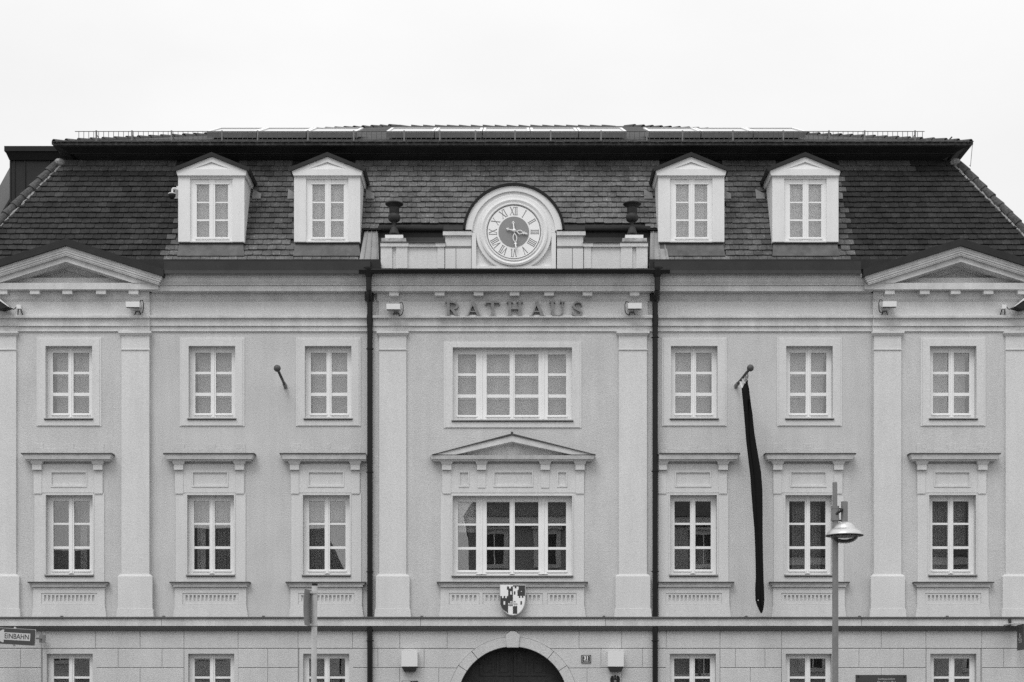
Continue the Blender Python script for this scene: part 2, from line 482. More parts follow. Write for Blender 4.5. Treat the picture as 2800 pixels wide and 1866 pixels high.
# first floor with hood mouldings
MIDSTYLE = [
    dict(room=1.6, blinds=[(.06, .5, .0, 1, .25, 'dark'), (.5, 1, 0, .34, .5, 'pale'), (.56, .7, .34, 1, .5, 'pale'), (.74, .96, .34, 1, .6, 'mid')]),
    dict(room=1.6, blinds=[(.06, .5, 0, .36, .3, 'pale'), (.5, .95, 0, .36, .3, 'pale'), (.12, .3, .36, 1, .3, 'pale'), (.32, .5, .36, 1, .5, 'mid'), (.52, .96, .36, 1, .5, 'mid')]),
    dict(room=1.6, blinds=[(.04, .96, 0, .30, .3, 'pale'), (.04, .5, .30, 1, .35, 'mid'), (.5, .96, .30, 1, .5, 'mid')]),
    dict(room=1.8, blinds=[(.02, .19, 0, .44, .1, 'pale'), (.26, .5, 0, .36, .12, 'slat'), (.5, .74, 0, .36, .12, 'slat'), (.78, .97, 0, .36, .12, 'slat')]),
    dict(room=1.6, blinds=[(0, .45, .36, 1, .5, 'mid'), (.5, 1, .62, 1, .3, 'mid')]),
    dict(room=1.6, blinds=[(.22, .5, 0, 1, .25, 'mid'), (.5, .84, 0, .95, .25, 'mid')]),
    dict(room=1.6, blinds=[(.04, .5, 0, 1, .25, 'mid'), (.5, .92, 0, .66, .25, 'mid')]),
]
def slots(mb, xa, xb, zt, zb, n, y, d):
    hs = []
    pit = (xb-xa)/n
    for k in range(n):
        cx = xa+(k+.5)*pit
        hs.append((cx-pit*.29, cx+pit*.29, zb+(zt-zb)*.22, zt-(zt-zb)*.10))
    return hs
for i, c in enumerate(MIC):
    yw = plane_at(c); wide = c == 1401
    p0, p1 = (1357, 1573) if wide else MI_Y
    win, o = window(TH, c, WC if wide else W1, p0, p1, yw, CW if wide else CS, RM, GLASS, MIDSTYLE[i])
    sill(win, o[0], o[1], o[2], yw)
    lo_, hi_ = (1800 if c == 1896 else -999), (1003 if c == 892.6 else 9999)
    P = lambda dx: X(min(max(c+dx, lo_), hi_), yw)
    s = MB()
    hw = 196 if wide else 95.5          # half width of the surround
    ht = 163.5 if wide else 65.5
    # jamb strips, lintel strip and frieze ground
    zt, zl, zb = Z(1270,yw), Z(1349,yw), Z(1594,yw)
    s.box(P(-hw), o[0], yw-.022, yw+.01, zb, zl); s.box(o[1], P(hw), yw-.022, yw+.01, zb, zl)
    s.box(o[0], o[1], yw-.022, yw+.01, o[3], zl); s.box(o[0], o[1], yw-.022, yw+.01, zb, o[2]-.06)
    # thin inner architrave fillet
    f = .035
    s.box(o[0]-f, o[0]-.004, yw-.036, yw-.0225, o[2], o[3]+f); s.box(o[1]+.004, o[1]+f, yw-.036, yw-.0225, o[2], o[3]+f)
    s.box(o[0]-.0035, o[1]+.0035, yw-.036, yw-.0225, o[3]+.004, o[3]+f)
    s.obj("surround", TRIM, win)
    # frieze with sunk panels
    pans = [(-147,-118), (-52,57), (122,150)] if wide else [(-51,48.5)]
    hs = [(P(a)+.03,P(b)-.03,Z(1332,yw)+.03,Z(1291,yw)-.02) for a,b in pans]
    fz = MB()
    fz.plate(P(-hw+3), P(hw-3), zl+.006, zt, hs, yw-.03, .026, back=True)
    for a, b in pans:
        ring(fz, (P(a)-.0,P(b)+.0,Z(1333,yw),Z(1289,yw)), (P(a)+.03,P(b)-.03,Z(1332,yw)+.03,Z(1291,yw)-.02), yw-.044, .0135)
    fz.obj("frieze_panel", TRIM, win)
    # brackets with their strips
    br = [-179, -84, 89.5, 184.5] if wide else [-86, 80]
    for k, bc in enumerate(br):
        b = MB(); q = 12.5
        lo = 1351 if (k in (0, len(br)-1)) else 1335
        b.box(P(bc-q+1.5), P(bc+q-1.5), yw-.045, yw-.031, Z(lo,yw), Z(1287,yw)-.001)
        b.box(P(bc-q), P(bc+q), yw-.115, yw-.031, Z(1287,yw), Z(1272,yw))
        b.hull((P(bc-q-1), P(bc+q+1), yw-.125, yw-.031, Z(1272,yw)+.0005), (P(bc-q-5), P(bc+q+5), yw-.16, yw-.031, Z(1264,yw)))
        b.obj("bracket", TRIM, win)
    # hood
    h = MB(); W = 228 if wide else 124
    t1 = 1250 if wide else 1247
    h.hull((P(-W+11), P(W-11), yw-.17, yw-.001, Z(1264,yw)+.0005), (P(-W+11), P(W-11), yw-.18, yw-.001, Z(1260,yw)))
    h.hull((P(-W+8), P(W-8), yw-.222, yw-.001, Z(1260,yw)+.0005), (P(-W+3), P(W-3), yw-.245, yw-.001, Z(t1,yw)))
    if wide:
        ax, az, ez = X(1400,yw), Z(1196,yw), Z(1248,yw)
        L0, R0 = X(1186,yw), X(1623,yw); th = M(17)
        h.poly([(L0,ez),(L0+.55,ez),(ax,az-th),(ax,az)], yw-.25, yw-.001)
        h.poly([(ax,az),(ax,az-th),(R0-.55,ez),(R0,ez)], yw-.2505, yw-.001)
        h.poly([(L0+.4,ez-.005),(R0-.4,ez-.005),(ax,az-th+.02)], yw-.012, yw-.0015)
        h.obj("hood", CORN, win)
        fl = MB()
        fl.poly([(L0-.04,ez-.005),(L0+.02,ez+.001),(ax,az+.006),(ax,az+.045)], yw-.28, yw-.001)
        fl.poly([(ax,az+.045),(ax,az+.006),(R0-.02,ez+.001),(R0+.04,ez-.005)], yw-.2805, yw-.001)
        fl.box(ax-.03, ax+.03, yw-.282, yw-.2, az+.046, az+.085)
        fl.obj("hood_flashing", LEDGE, win)
    else:
        h.obj("hood", CORN, win)
        MB().box(P(-W), P(W), yw-.265, yw-.001, Z(t1,yw)+.0005, Z(t1,yw)+.028).obj("hood_flashing", LEDGE, win)
        # low crenellated relief above the hood
        cr = MB()
        cr.box(P(-98), P(94), yw-.009, yw+.01, Z(1243,yw), Z(1227,yw))
        for m_ in (-98, -14, 68): cr.box(P(m_), P(m_+26), yw-.0095, yw+.01, Z(1227,yw)+.0005, Z(1214,yw))
        cr.obj("crest_relief", WALL, win)
    # cornice under the sill
    W2 = 206 if wide else 109.5
    sc2 = MB()
    sc2.hull((P(-W2+9), P(W2-9), yw-.112, yw-.001, Z(1606,yw)), (P(-W2+9), P(W2-9), yw-.115, yw-.001, Z(1600.5,yw)))
    sc2.hull((P(-W2+6), P(W2-6), yw-.125, yw-.001, Z(1600.5,yw)+.0005), (P(-W2+3), P(W2-3), yw-.14, yw-.001, Z(1596,yw)))
    sc2.obj("sill_cornice", CORN, win)
    MB().box(P(-W2), P(W2), yw-.165, yw-.001, Z(1596,yw)+.0005, Z(1596,yw)+.03).obj("cornice_flashing", LEDGE, win)
    # apron with a row of sunk slots
    ap = MB(); A = 196 if wide else 97.5
    panels = [(-173,-90,6), (-81,83,13), (95,175,6)] if wide else [(-76,77,13)]
    holes = []
    zt2, zb2 = Z(1626,yw), Z(1650,yw)
    for a, b, n in panels: holes.append((P(a),P(b),zb2-.03,zt2+.03))
    ap.plate(P(-A), P(A), Z(1690,yw), Z(1607,yw), holes, yw-.056, .054)
    for a, b, n in panels:
        ap.plate(P(a)+.004, P(b)-.004, zb2-.026, zt2+.026, slots(ap, P(a)+.05, P(b)-.05, zt2, zb2-.0, n, 0, 0), yw-.042, .040, back=True)
    for sgn in (-1, 1):   # the apron flares at the foot
        xa = P(sgn*A); xf = P(sgn*(A+5))
        pts = [(xa,Z(1690,yw)),(xf,Z(1690,yw)),(xa,Z(1655,yw))]
        if sgn < 0: pts = [pts[0], pts[2], pts[1]]
        ap.poly(pts, yw-.055, yw-.002)
    ap.obj("apron", TRIM, win)

# ---- pilasters
for a, b in [(-32,44), (332,408), (1037,1111), (1692,1769), (2390,2464.5), (2750,2826)]:
    yw = plane_at((a+b)/2); f = yw-.055
    P = lambda px: X(px, f)
    pl = MB().box(P(a), P(b), f, yw-.001, Z(1577,f), Z(919,f)).obj("pilaster", TRIM, TH)
    cp = MB()
    cp.box(P(a-1.5), P(b+1.5), f-.012, f-.0005, Z(958.5,f), Z(955,f)); cp.box(P(a-2.5), P(b+2.5), f-.024, f-.0125, Z(957.6,f), Z(956,f))
    cp.hull((P(a-1), P(b+1), f-.015, yw-.0012, Z(919,f)), (P(a-6), P(b+6), f-.06, yw-.0012, Z(913,f)))
    cp.box(P(a-6.5), P(b+6.5), f-.07, yw-.0012, Z(913,f)+.0005, Z(907.5,f))
    cp.obj("capital", TRIM, pl)
    bs = MB()
    bs.box(P(a-9), P(b+9), f-.035, yw-.0013, Z(1665,f), Z(1577,f))
    bs.hull((P(a-9), P(b+9), f-.035, yw-.0013, Z(1577,f)+.0005), (P(a-3), P(b+3), f-.012, yw-.0013, Z(1571,f)))
    bs.hull((P(a-13), P(b+13), f-.05, yw-.0013, Z(1690,f)), (P(a-11), P(b+11), f-.045, yw-.0013, Z(1665,f)-.0005))
    bs.obj("base", TRIM, pl)

# ---- entablature: one moulded run per facade section
def run(parent, name, pts, x0, x1, m, yw, yback=None):
    # pts: (py, y offset) from the top down, closed along the wall
    yb = (yw+.002) if yback is None else yback
    loop = [(yw+o, Z(p, yw+o)) for p, o in pts]
    loop = [(yb, loop[0][1])] + loop + [(yb, loop[-1][1])]
    return MB().profile(list(reversed(loop)), x0, x1).obj(name, m, parent)
def flat(py, o, yw, o2):  # photo row at which a level soffit continues further in
    z = Z(py, yw+o); return HOR - (z-EYE)*PPM*D/(D+yw+o2)
ent = mkobj("entablature", None, TH)
for k, (a, b, yw) in enumerate(SECT):
    bay = yw != 0; pedi = k in (0, 4)
    xa, xb = X(a, yw), X(b, yw)
    if pedi: ca, cb = (X(-75,yw-.34), X(431,yw-.34)) if k == 0 else (X(2366,yw-.34), X(2890,yw-.34))
    elif k == 2: ca, cb = X(1010,yw-.34), X(1792,yw-.34)
    else: ca, cb = X(a,-.34)+.0, X(b,-.34)
    if not pedi:
        top = [(749,-.40),(758.5,-.40),(760,-.375),(763,-.372),(770,-.355),(776,-.322),(777.5,-.315),(777.8,-.325),(779.5,-.325),(780,-.29),(796,-.29)]
        s = flat(796,-.29,yw,-.10)
        run(ent, "cornice", top+[(s,-.10)], ca, cb, CORN, yw, .3)
    else:
        s = flat(791.5,-.27,yw,-.10)
        run(ent, "cornice", [(774,-.27),(791.5,-.27),(s,-.10)], ca, cb, CORN, yw, .3)
    s += .3
    fa, fb = (xa, xb)
    if k == 2: fa, fb = X(1036, yw), X(1771, yw)
    run(ent, "bed_moulding", [(s,-.099),(s+5,-.099),(s+8,-.085),(818.5,-.065),(819,-.055),(823,-.048)], fa-.04*(k==2), fb+.04*(k==2), CORN, yw)
    run(ent, "frieze", [(823.3,-.03),(866,-.03)], fa, fb, TRIM, yw)
    run(ent, "architrave", [(862,-.115),(863,-.12),(869,-.12),(870,-.115),(871.5,-.06),(873.5,-.055),(890,-.055),(890.3,-.066),(891.5,-.066),(892.5,-.028),(904.6,-.028),(904.8,-.038),(906.4,-.038)],
        X(a,yw)+.001 if k != 2 else X(1015,yw), X(b,yw)-.001 if k != 2 else X(1786,yw), CORN, yw)
# modillions under the coronas of the three bays
def modillion():
    m_ = MB(); w = .118; z = 0
    m_.box(-w, w, -.19, -.02, -.105, -.022)
    m_.hull((-w-.004, w+.004, -.194, -.02, -.0215), (-w-.016, w+.016, -.205, -.02, -.001))
    return m_.mesh("modillion", CORN)
MOD = modillion()
for px in [6, 94, 183, 275, 364, 2434, 2529.5, 2614, 2704, 2797]:
    mkobj("modillion", MOD, ent, loc=(X(px,BAY-.26), BAY-.05, Z(791.5,BAY-.27)))
for px in [1077, 1202, 1308.5, 1407, 1501.5, 1606.5, 1735.5]:
    mkobj("modillion", MOD, ent, loc=(X(px,BAY-.26), BAY-.05, Z(796,BAY-.27)))

# ---- pediments over the outer bays
def pediment(c, ends):
    pd = mkobj("pediment", None, TH)
    S = .316
    yw = BAY
    def rake(py0, py1, y, half, mb, yb, hz=None, inset=0):
        Hx = M(half)*(D+y)/D; cx = X(c, y)
        zt, zb_ = Z(py0, y), Z(py1, y); zl = lambda z, x: z - S*abs(x)
        if hz is None:
            mb.poly([(cx, zb_), (cx, zt), (cx-Hx, zl(zt,Hx)), (cx-Hx, zl(zb_,Hx))], y, yb)
            mb.poly([(cx, zt), (cx, zb_), (cx+Hx, zl(zb_,Hx)), (cx+Hx, zl(zt,Hx))], y, yb)
        else:
            h = Z(hz, y); xo = min(Hx, (zt-h)/S); xi = (zb_-h)/S
            for sg in (-1, 1):
                p = [(cx, zt), (cx, zb_), (cx+sg*xi, h), (cx+sg*xo, h)]
                if xo < (zt-h)/S - 1e-6: p.append((cx+sg*xo, zt-S*xo))
                if sg < 0: p = p[::-1]
                mb.poly(p, y, yb)
    r = MB()
    rake(672.5, 678, yw-.42, 263, r, .3)
    rake(677.5, 684, yw-.41, 261, r, .3)
    rake(684, 690, yw-.395, 258, r, .3)
    rake(690, 695.5, yw-.375, 255, r, .3)
    rake(695.5, 699, yw-.36, 254, r, .3)
    rake(698.5, 716, yw-.29, 252, r, .3, hz=773.6)
    r.obj("raking_cornice", CORN, pd)
    t = MB()
    cx = X(c, yw); zb_ = Z(775, yw)
    ap = Z(700, yw)
    t.poly([(cx-(ap-zb_)/S, zb_), (cx+(ap-zb_)/S, zb_), (cx, ap)], .12, .25)
    t.obj("tympanum", WALL, pd)
    t2 = MB()
    for dz, yy in ((733, .055), (736, .045), (742, .030)):
        ap = Z(dz, yw-yy)
        rr = (ap-Z(775,yw-yy))/S
    for o0, o1, yy in ((722, 730, .075), (730, 734, .06), (734, 738, .045)):
        rake(o0, o1, .12-yy, 230, t2, .1195, hz=774)
    t2.obj("tympanum_moulding", CORN, pd)
    d = MB()
    rake(652, 671.5, yw-.48, 267, d, 2.2)
    d.obj("pediment_roof", SHEET, pd)
pediment(180, None)
pediment(2628, None)

# ---- belt course
belt = MB()
yw = BAY
run(TH, "belt_course", [(1692,-.155),(1712,-.155)], XL, XR, CORN, yw, .1)
run(TH, "belt_flashing", [(1687,-.175),(1689,-.19),(1691.7,-.19)], XL, XR, LEDGE, yw, .1)
run(TH, "belt_underband", [(1712.2,-.125),(1719,-.115),(1720,-.095),(1724,-.085)], XL, XR, DARKBAND, yw, .1)

for px in (168, 447, 720, 1153, 1651, 2040, 2350, 2590):
    yk = BAY-.17
    MB().hull((X(px-4,yk), X(px+5,yk), yk-.012, yk+.04, Z(1688,yk)+.004), (X(px-2.5,yk), X(px+3.5,yk), yk+.0, yk+.03, Z(1684,yk))).obj("belt_clip", LEDGE, TH)
for px in (442, 1150, 1656, 2356):
    MB().box(X(px,BAY-.155)-.004, X(px,BAY-.155)+.004, BAY-.158, BAY-.1555, Z(1711.5,BAY-.155), Z(1692.5,BAY-.155)).obj("belt_joint", LEDGE, TH)
# ---- ground floor: ashlar blocks
GF = BAY
gw = MB()
gholes = [opening(c, 126, GR_Y[0], GR_Y[1], GF) for c in GRC if c]
door_cx, door_R, door_zc = 1402.0, M(151.5), Z(1920, GF)
AX = X(door_cx, GF)
gholes.append((AX-door_R-.02, AX+door_R+.02, 0.0, door_zc+door_R+.02))
gw.plate(XL, XR, 0.0, Z(1721,GF), gholes, GF+.03, REV-.03)
GW = gw.obj("ground_floor_wall", JOINT, TH)
ROWS = [1723.6, 1774, 1826.8, 1879.6, 1932.4, 1985.2, 2038, 2090, 2136]
J1 = [-135,-40,113,261,383,503,651,815,964,1093,1223,1402,1583,1700,1822,1969,2137,2285,2410,2532,2685,2840,2935]
J2 = [-135,-60,56,113,'w',261,323,443,503,'w',651,732,815,'w',964,1033,1160,1402,1643,1757,1822,'w',1969,2011,2092,2137,'w',2285,2349,2471,2532,'w',2685,2745,2850,2935]
J3 = [-135,-10,113,'w',261,383,503,'w',651,732,815,'w',964,1093,1200,1402,1605,1700,1822,'w',1969,2052,2137,'w',2285,2410,2532,'w',2685,2810,2935]
RO = M(177.5)
def block(x0, x1, z0, z1):
    g = .007; x0 += .003; x1 -= .003; z0 += g; z1 -= g
    y0, y1, ch = GF, GF+.0295, .010
    # plain block, or one cut by the ring of the gateway arch
    near = not (x1 < AX-RO-.004 or x0 > AX+RO+.004 or z0 > door_zc+RO+.004)
    if not near:
        m_ = MB()
        a, b, c, d = x0+ch, x1-ch, z0+ch, z1-ch
        m_.add([(x0,y0+ch,z0),(x1,y0+ch,z0),(x1,y0+ch,z1),(x0,y0+ch,z1),(a,y0,c),(b,y0,c),(b,y0,d),(a,y0,d),(x0,y1,z0),(x1,y1,z0),(x1,y1,z1),(x0,y1,z1)],
               [(4,5,6,7),(0,1,5,4),(1,2,6,5),(2,3,7,6),(3,0,4,7),(0,8,9,1),(1,9,10,2),(2,10,11,3),(3,11,8,0)])
        m_.obj("ashlar_block", ASHL, GW); return
    R_ = RO+.008; sg = 1 if (x0+x1)/2 > AX else -1
    lo = lambda x: max(z0, door_zc+math.sqrt(max(0, R_*R_-(x-AX)**2))) if abs(x-AX) < R_ else z0
    xin, xout = (x0, x1) if sg > 0 else (x1, x0)
    if z1 <= door_zc: 
        xin = AX+sg*R_
        if (xout-xin)*sg < .05: return
        bl = [(xin, z0), (xout, z0)]
    else:
        if lo(xin) >= z1: xin = AX+sg*math.sqrt(max(0, R_*R_-(z1-door_zc)**2))
        if (xout-xin)*sg < .05: return
        n = 14; bl = []
        for k in range(n+1):
            x = xin+(xout-xin)*k/n
            bl.append((x, min(lo(x), z1-.001) if k else lo(x)))
    pts = bl + [(xout, z1), (xin, z1)] if lo(xin) < z1-.002 or z1 <= door_zc else bl + [(xout, z1)]
    if sg < 0: pts = pts[::-1]
    MB().poly(pts, y0, y1).obj("ashlar_block", ASHL, GW)
for r in range(len(ROWS)-1):
    js = J1 if r == 0 else (J2 if r % 2 else J3)
    if r >= 5 and r % 2 == 0: js = J3
    za, zb_ = Z(ROWS[r+1], GF), Z(ROWS[r], GF)
    if ROWS[r] > 1975: js = [j for j in js if j != 'w']
    for a, b in zip(js[:-1], js[1:]):
        if a == 'w' or b == 'w': continue
        block(X(a,GF), X(b,GF), max(za, 0.0), zb_)
# arch ring and keystone
ang = [0.0, 17, 34, 51, 84.5]
def vous(a0, a1, ri, ro, y0):
    n = 7
    ou = [(AX+ro*math.cos(R(a0+(a1-a0)*k/n)), door_zc+ro*math.sin(R(a0+(a1-a0)*k/n))) for k in range(n+1)]
    inn = [(AX+ri*math.cos(R(a0+(a1-a0)*k/n)), door_zc+ri*math.sin(R(a0+(a1-a0)*k/n))) for k in range(n+1)]
    return MB().poly(ou + inn[::-1], y0, GF+.25)
for a0, a1 in zip(ang[:-1], ang[1:]):
    vous(a0+.25, a1-.25, door_R, RO, GF-.035).obj("arch_stone", ASHL, GW)
    vous(180-a1+.25, 180-a0-.25, door_R, RO, GF-.035).obj("arch_stone", ASHL, GW)
for sg in (-1, 1):
    xa, xb = sorted((AX+sg*door_R, AX+sg*RO))
    MB().box(xa, xb, GF-.035, GF+.25, 0.0, door_zc-.004).obj("arch_stone", ASHL, GW)
ks = MB()
KX = lambda px: X(px, GF)
ks.poly([(KX(1386.5), Z(1771,GF)), (KX(1417.5), Z(1771,GF)), (KX(1421),Z(1741,GF)), (KX(1421),Z(1737,GF)), (KX(1413),Z(1731,GF)), (KX(1408),Z(1727,GF)),
         (KX(1396),Z(1727,GF)), (KX(1391),Z(1731,GF)), (KX(1383),Z(1737,GF)), (KX(1383),Z(1741,GF))], GF-.075, GF+.2)
ks.obj("keystone", ASHL, GW)
# window surrounds and windows of the ground floor
for i, c in enumerate(GRC):
    if not c: continue
    st = [dict(room=1.6, blinds=[(0,.5,0,1,.5,'dark')]), dict(room=1.6, blinds=[(.5,1,0,1,.4,'dark')]), dict(room=1.6, blinds=[(0,1,0,1,.5,'dark')]), None,
          dict(room=1.6, blinds=[(0,1,0,1,.25,'dark')]), dict(room=1.6, blinds=[(0,.5,0,1,.3,'dark')]), dict(room=1.6, blinds=[(0,.5,0,1,.3,'dark')])][i]
    win, o = window(TH, c, 126, GR_Y[0], GR_Y[1], GF+.0, CS, RG, GLASS, st)
    s = MB()
    ring(s, (X(c-74,GF)+.003, X(c+74,GF)-.003, Z(1985.2,GF)+.006, Z(1774,GF)-.006), (o[0]-.0005, o[1]+.0005, o[2], o[3]), GF+.004, .0265)
    s.obj("surround", ASHL, win)
    sill(win, o[0], o[1], o[2], GF)
# gate
dr = mkobj("gate", None, TH)
dy = GF+.32
n = 24
pts = [(AX-door_R-.01, 0.02), (AX+door_R+.01, 0.02)] + [(AX+(door_R+.01)*math.cos(R(180*k/n)), door_zc+(door_R+.01)*math.sin(R(180*k/n))) for k in range(n+1)]
MB().poly(pts, dy, dy+.06).obj("door_leaf", DOORWOOD, dr)
for xa in (-1.25, -.82, -.40, .03, .46, .88):
    for zz in (1.0, 2.05):
        w = .36
        if zz > 2: top = door_zc+math.sqrt(max(.02, (door_R-.06)**2 - max(abs(xa), abs(xa+w))**2)) ; z0_ = 2.62
        else: top = 2.5; z0_ = .9
        if top-z0_ < .15: continue
        p = MB(); ring(p, (AX+xa, AX+xa+w, z0_, top), (AX+xa+.05, AX+xa+w-.05, z0_+.05, top-.05), dy-.018, .0175)
        p.box(AX+xa+.09, AX+xa+w-.09, dy-.010, dy-.0005, z0_+.09, top-.09)
        p.obj("door_panel", DOORWOOD, dr)
MB().box(AX-.035, AX-.004, dy-.04, dy-.0005, .05, door_zc+door_R-.05).obj("door_stile", DOORWOOD, dr)

# ---- gutters and downpipes
def gutter_run(name, pts, x0, x1, m):
    lp = [(y, Z(p, y)) for p, y in pts]
    return MB().profile(lp[::-1], x0, x1).obj(name, m, TH)
for a, b in ((447, 1012), (1790, 2355)):
    y = -.5
    gutter_run("gutter", [(715,.30),(715,-.44),(739,-.47),(740,-.49),(748.6,-.53),(748.6,.30)], X(a,y), X(b,y), SHEET)
gutter_run("gutter", [(734.5,.2),(734.5,-.68),(738,-.69),(747,-.66),(748.5,-.60),(748.5,.2)], X(981,-.68), X(1832,-.68), BLACKSHEET)
for sx_, xb, fx in ((1, 1011.5, 1008.5), (2, 1791.5, 1797.5)):
    dp = MB(); r = .068
    pth = [(X(fx,-.58), -.58, Z(742,-.58)), (X(fx,-.57), -.57, Z(792,-.57)), (X((fx+xb)/2,-.34), -.36, Z(806,-.36)), (X(xb,-.17), -.19, Z(822,-.19)), (X(xb,-.17), -.17, Z(836,-.17)), (X(xb,-.17), -.17, Z(1689,-.17))]
    dp.tube(pth, r, 14)
    dp.lathe([(.14,.10),(.135,.06),(.075,-.12)], (X(fx,-.58), -.58, Z(745,-.58)), 14)
    d = dp.obj("downpipe", PIPE, TH, smooth=False)
    for py in (811,):
        MB().box(X(xb-13,-.1), X(xb+11,-.1), -.22, BAY+.02, Z(824,-.1), Z(803,-.1)).obj("pipe_clip", PIPE, d)
    for py in (955, 1292, 1564) if sx_ == 1 else (923, 1289, 1563):
        c = MB(); c.lathe([(.074,-.014),(.082,-.014),(.082,.014),(.074,.014)], (X(xb,-.17), -.17, Z(py,-.17)), 14)
        c.box(X(xb,-.17)-.1, X(xb,-.17)+.1, -.178, -.162, Z(py,-.17)-.008, Z(py,-.17)+.008)
        c.box(X(xb,-.17)-.01, X(xb,-.17)+.01, -.11, .01, Z(py,-.17)-.01, Z(py,-.17)+.01)
        c.obj("pipe_clip", PIPE, d)
    for (p0, p1) in ((862, 893),):
        MB().lathe([(.075,Z(p1,-.17)-Z(p0,-.17)),(.078,0)], (X(xb,-.17), -.17, Z(p0,-.17)), 14).obj("pipe_sleeve", PIPE, d)
    lo = MB().tube([(X(xb,-.17), -.17, Z(1714,-.17)), (X(xb,-.17), -.17, .15), (X(xb,-.17), -.3, .02)], r, 14).obj("downpipe", PIPE, TH)
    for py in (1753, 1980):
        c = MB(); c.lathe([(.074,-.014),(.082,-.014),(.082,.014),(.074,.014)], (X(xb,-.17), -.17, Z(py,-.17)), 14)
        c.box(X(xb,-.17)-.1, X(xb,-.17)+.1, -.178, -.162, Z(py,-.17)-.008, Z(py,-.17)+.008)
        c.box(X(xb,-.17)-.01, X(xb,-.17)+.01, -.11, GF+.02, Z(py,-.17)-.01, Z(py,-.17)+.01)
        c.obj("pipe_clip", PIPE, lo)

# ------------------------------------------------------------------ mansard roof
MZ0, MY0, MS = 13.0, .25, .5           # base height, base depth, run per rise
MZ1 = 16.05
def my(z): return MY0 + MS*(z-MZ0)
HL, HR, HS = X(165,1.77), X(2611,1.77), .67     # hips: x at the top, run per rise
def hipx(z, side): return (HL-HS*(MZ1-z)) if side < 0 else (HR+HS*(MZ1-z))
rf = MB()
y0, y1 = my(MZ0), my(MZ1)
ba, bb = hipx(MZ0,-1), hipx(MZ0,1)
yb0, yb1 = YB-.2, YB-.2-y1
rf.add([(ba,y0,MZ0),(bb,y0,MZ0),(HR,y1,MZ1),(HL,y1,MZ1),(ba,yb0,MZ0),(bb,yb0,MZ0),(HR,yb1,MZ1),(HL,yb1,MZ1)],
       [(0,1,2,3),(1,5,6,2),(5,4,7,6),(4,0,3,7)])
# underlay below the tiles down to the gutter
rf.box(XL, XR, .1, y0+.02, MZ0-.25, MZ0-.001)
ROOF = rf.obj("roof", SHEET, TH)

DORMC = [578, 894.7, 1890, 2202]
sl = math.sqrt(1+MS*MS); vdir = Vector((0, MS/sl, 1/sl)); ndir = Vector((0, -1/sl, MS/sl))
PITCH, TW = .1795, .2325
def tile_mesh(k, tone):
    r = random.Random(k)
    w = TW*.5-.004; h = .235; b = .008; t = .026
    lift = .046 + r.uniform(-.004, .008); tw = r.uniform(-.006, .006); dz = r.uniform(-.008, .008)
    bot = [(-w, b), (-w*.62, b*.25), (0, 0), (w*.62, b*.25), (w, b)]
    out = [(x, v+dz, lift+tw*x/w) for x, v in bot] + [(w, h, .008), (-w, h, .008)]
    m_ = MB(); n = len(out)
    m_.v = out + [(x, v, q-t) for x, v, q in out]
    m_.f = [tuple(range(n))] + [(i, i+n, (i+1)%n+n, (i+1)%n) for i in (n-1, 0, 1, 2, 3, 4)]
    me = m_.mesh("roof_tile", TILE)
    a = me.attributes.new("tone", 'FLOAT', 'FACE')
    for i in range(len(me.polygons)): a.data[i].value = tone
    return me, m_
TONES = [.13, .16, .20, .25, .31, .38, .46, .54, .62, .70, .78, .87, .95]
TMESH = {}
for ti, tv in enumerate(TONES):
    for k in range(5): TMESH[(ti, k)] = tile_mesh(ti*5+k, tv)
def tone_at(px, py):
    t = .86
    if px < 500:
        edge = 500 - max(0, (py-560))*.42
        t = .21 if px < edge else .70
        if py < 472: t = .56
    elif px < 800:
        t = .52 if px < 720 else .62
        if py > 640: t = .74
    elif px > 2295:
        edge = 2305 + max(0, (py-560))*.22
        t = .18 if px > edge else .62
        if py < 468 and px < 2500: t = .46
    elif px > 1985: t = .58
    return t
tiles = []
nrow = int((MZ1-MZ0)*sl/PITCH)+1
for r in range(nrow):
    s = r*PITCH - .02
    base = Vector((0, MY0, MZ0)) + vdir*s
    xl, xr = hipx(base.z+.05, -1), hipx(base.z+.05, 1)
    k0 = int(math.floor(xl/TW))-1
    nx = int((xr-xl)/TW)+3
    jr = random.uniform(-.012, .012)
    for k in range(nx):
        x = (k0+k+(.5 if r % 2 else 0))*TW + jr
        if x-TW*.45 < xl or x+TW*.45 > xr: continue
        p = Vector((x, base.y, base.z+.0))
        c = p + vdir*PITCH*.5
        q = D+c.y; px = 1400+c.x*PPM*D/q; py = HOR-(c.z-EYE)*PPM*D/q
        if px < -60 or px > 2860: continue
        skip = False
        for dc in DORMC:
            if abs(px-dc) < 84 and py < 668: skip = True
            if abs(px-dc) < 87 and 660 < py < 700: skip = True
        if 1046 < px < 1768 and py > 619: skip = True
        if (980 < px < 1048 or 1766 < px < 1806) and py > 628: skip = True
        for pc in (180, 2628):
            if abs(px-pc) < 262 and py > 668+.316*abs(px-pc): skip = True
        if skip: continue
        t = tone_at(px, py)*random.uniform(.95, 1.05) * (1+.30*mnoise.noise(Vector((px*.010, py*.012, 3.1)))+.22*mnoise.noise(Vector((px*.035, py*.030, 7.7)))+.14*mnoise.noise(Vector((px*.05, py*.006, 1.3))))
        if random.random() < .03: t *= .8
        if px < 500 or px > 2330:
            if random.random() < .05: t *= 1.2
        ti = min(range(len(TONES)), key=lambda i: abs(TONES[i]-t))
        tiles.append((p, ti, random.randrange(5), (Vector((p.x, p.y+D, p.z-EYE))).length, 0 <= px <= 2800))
mrot = Matrix(((1, vdir.x, ndir.x), (0, vdir.y, ndir.y), (0, vdir.z, ndir.z)))
near = sorted([i for i, t in enumerate(tiles) if t[4]], key=lambda i: tiles[i][3])[:300]
nearset = set(near)
rest = MB(); rtone = []
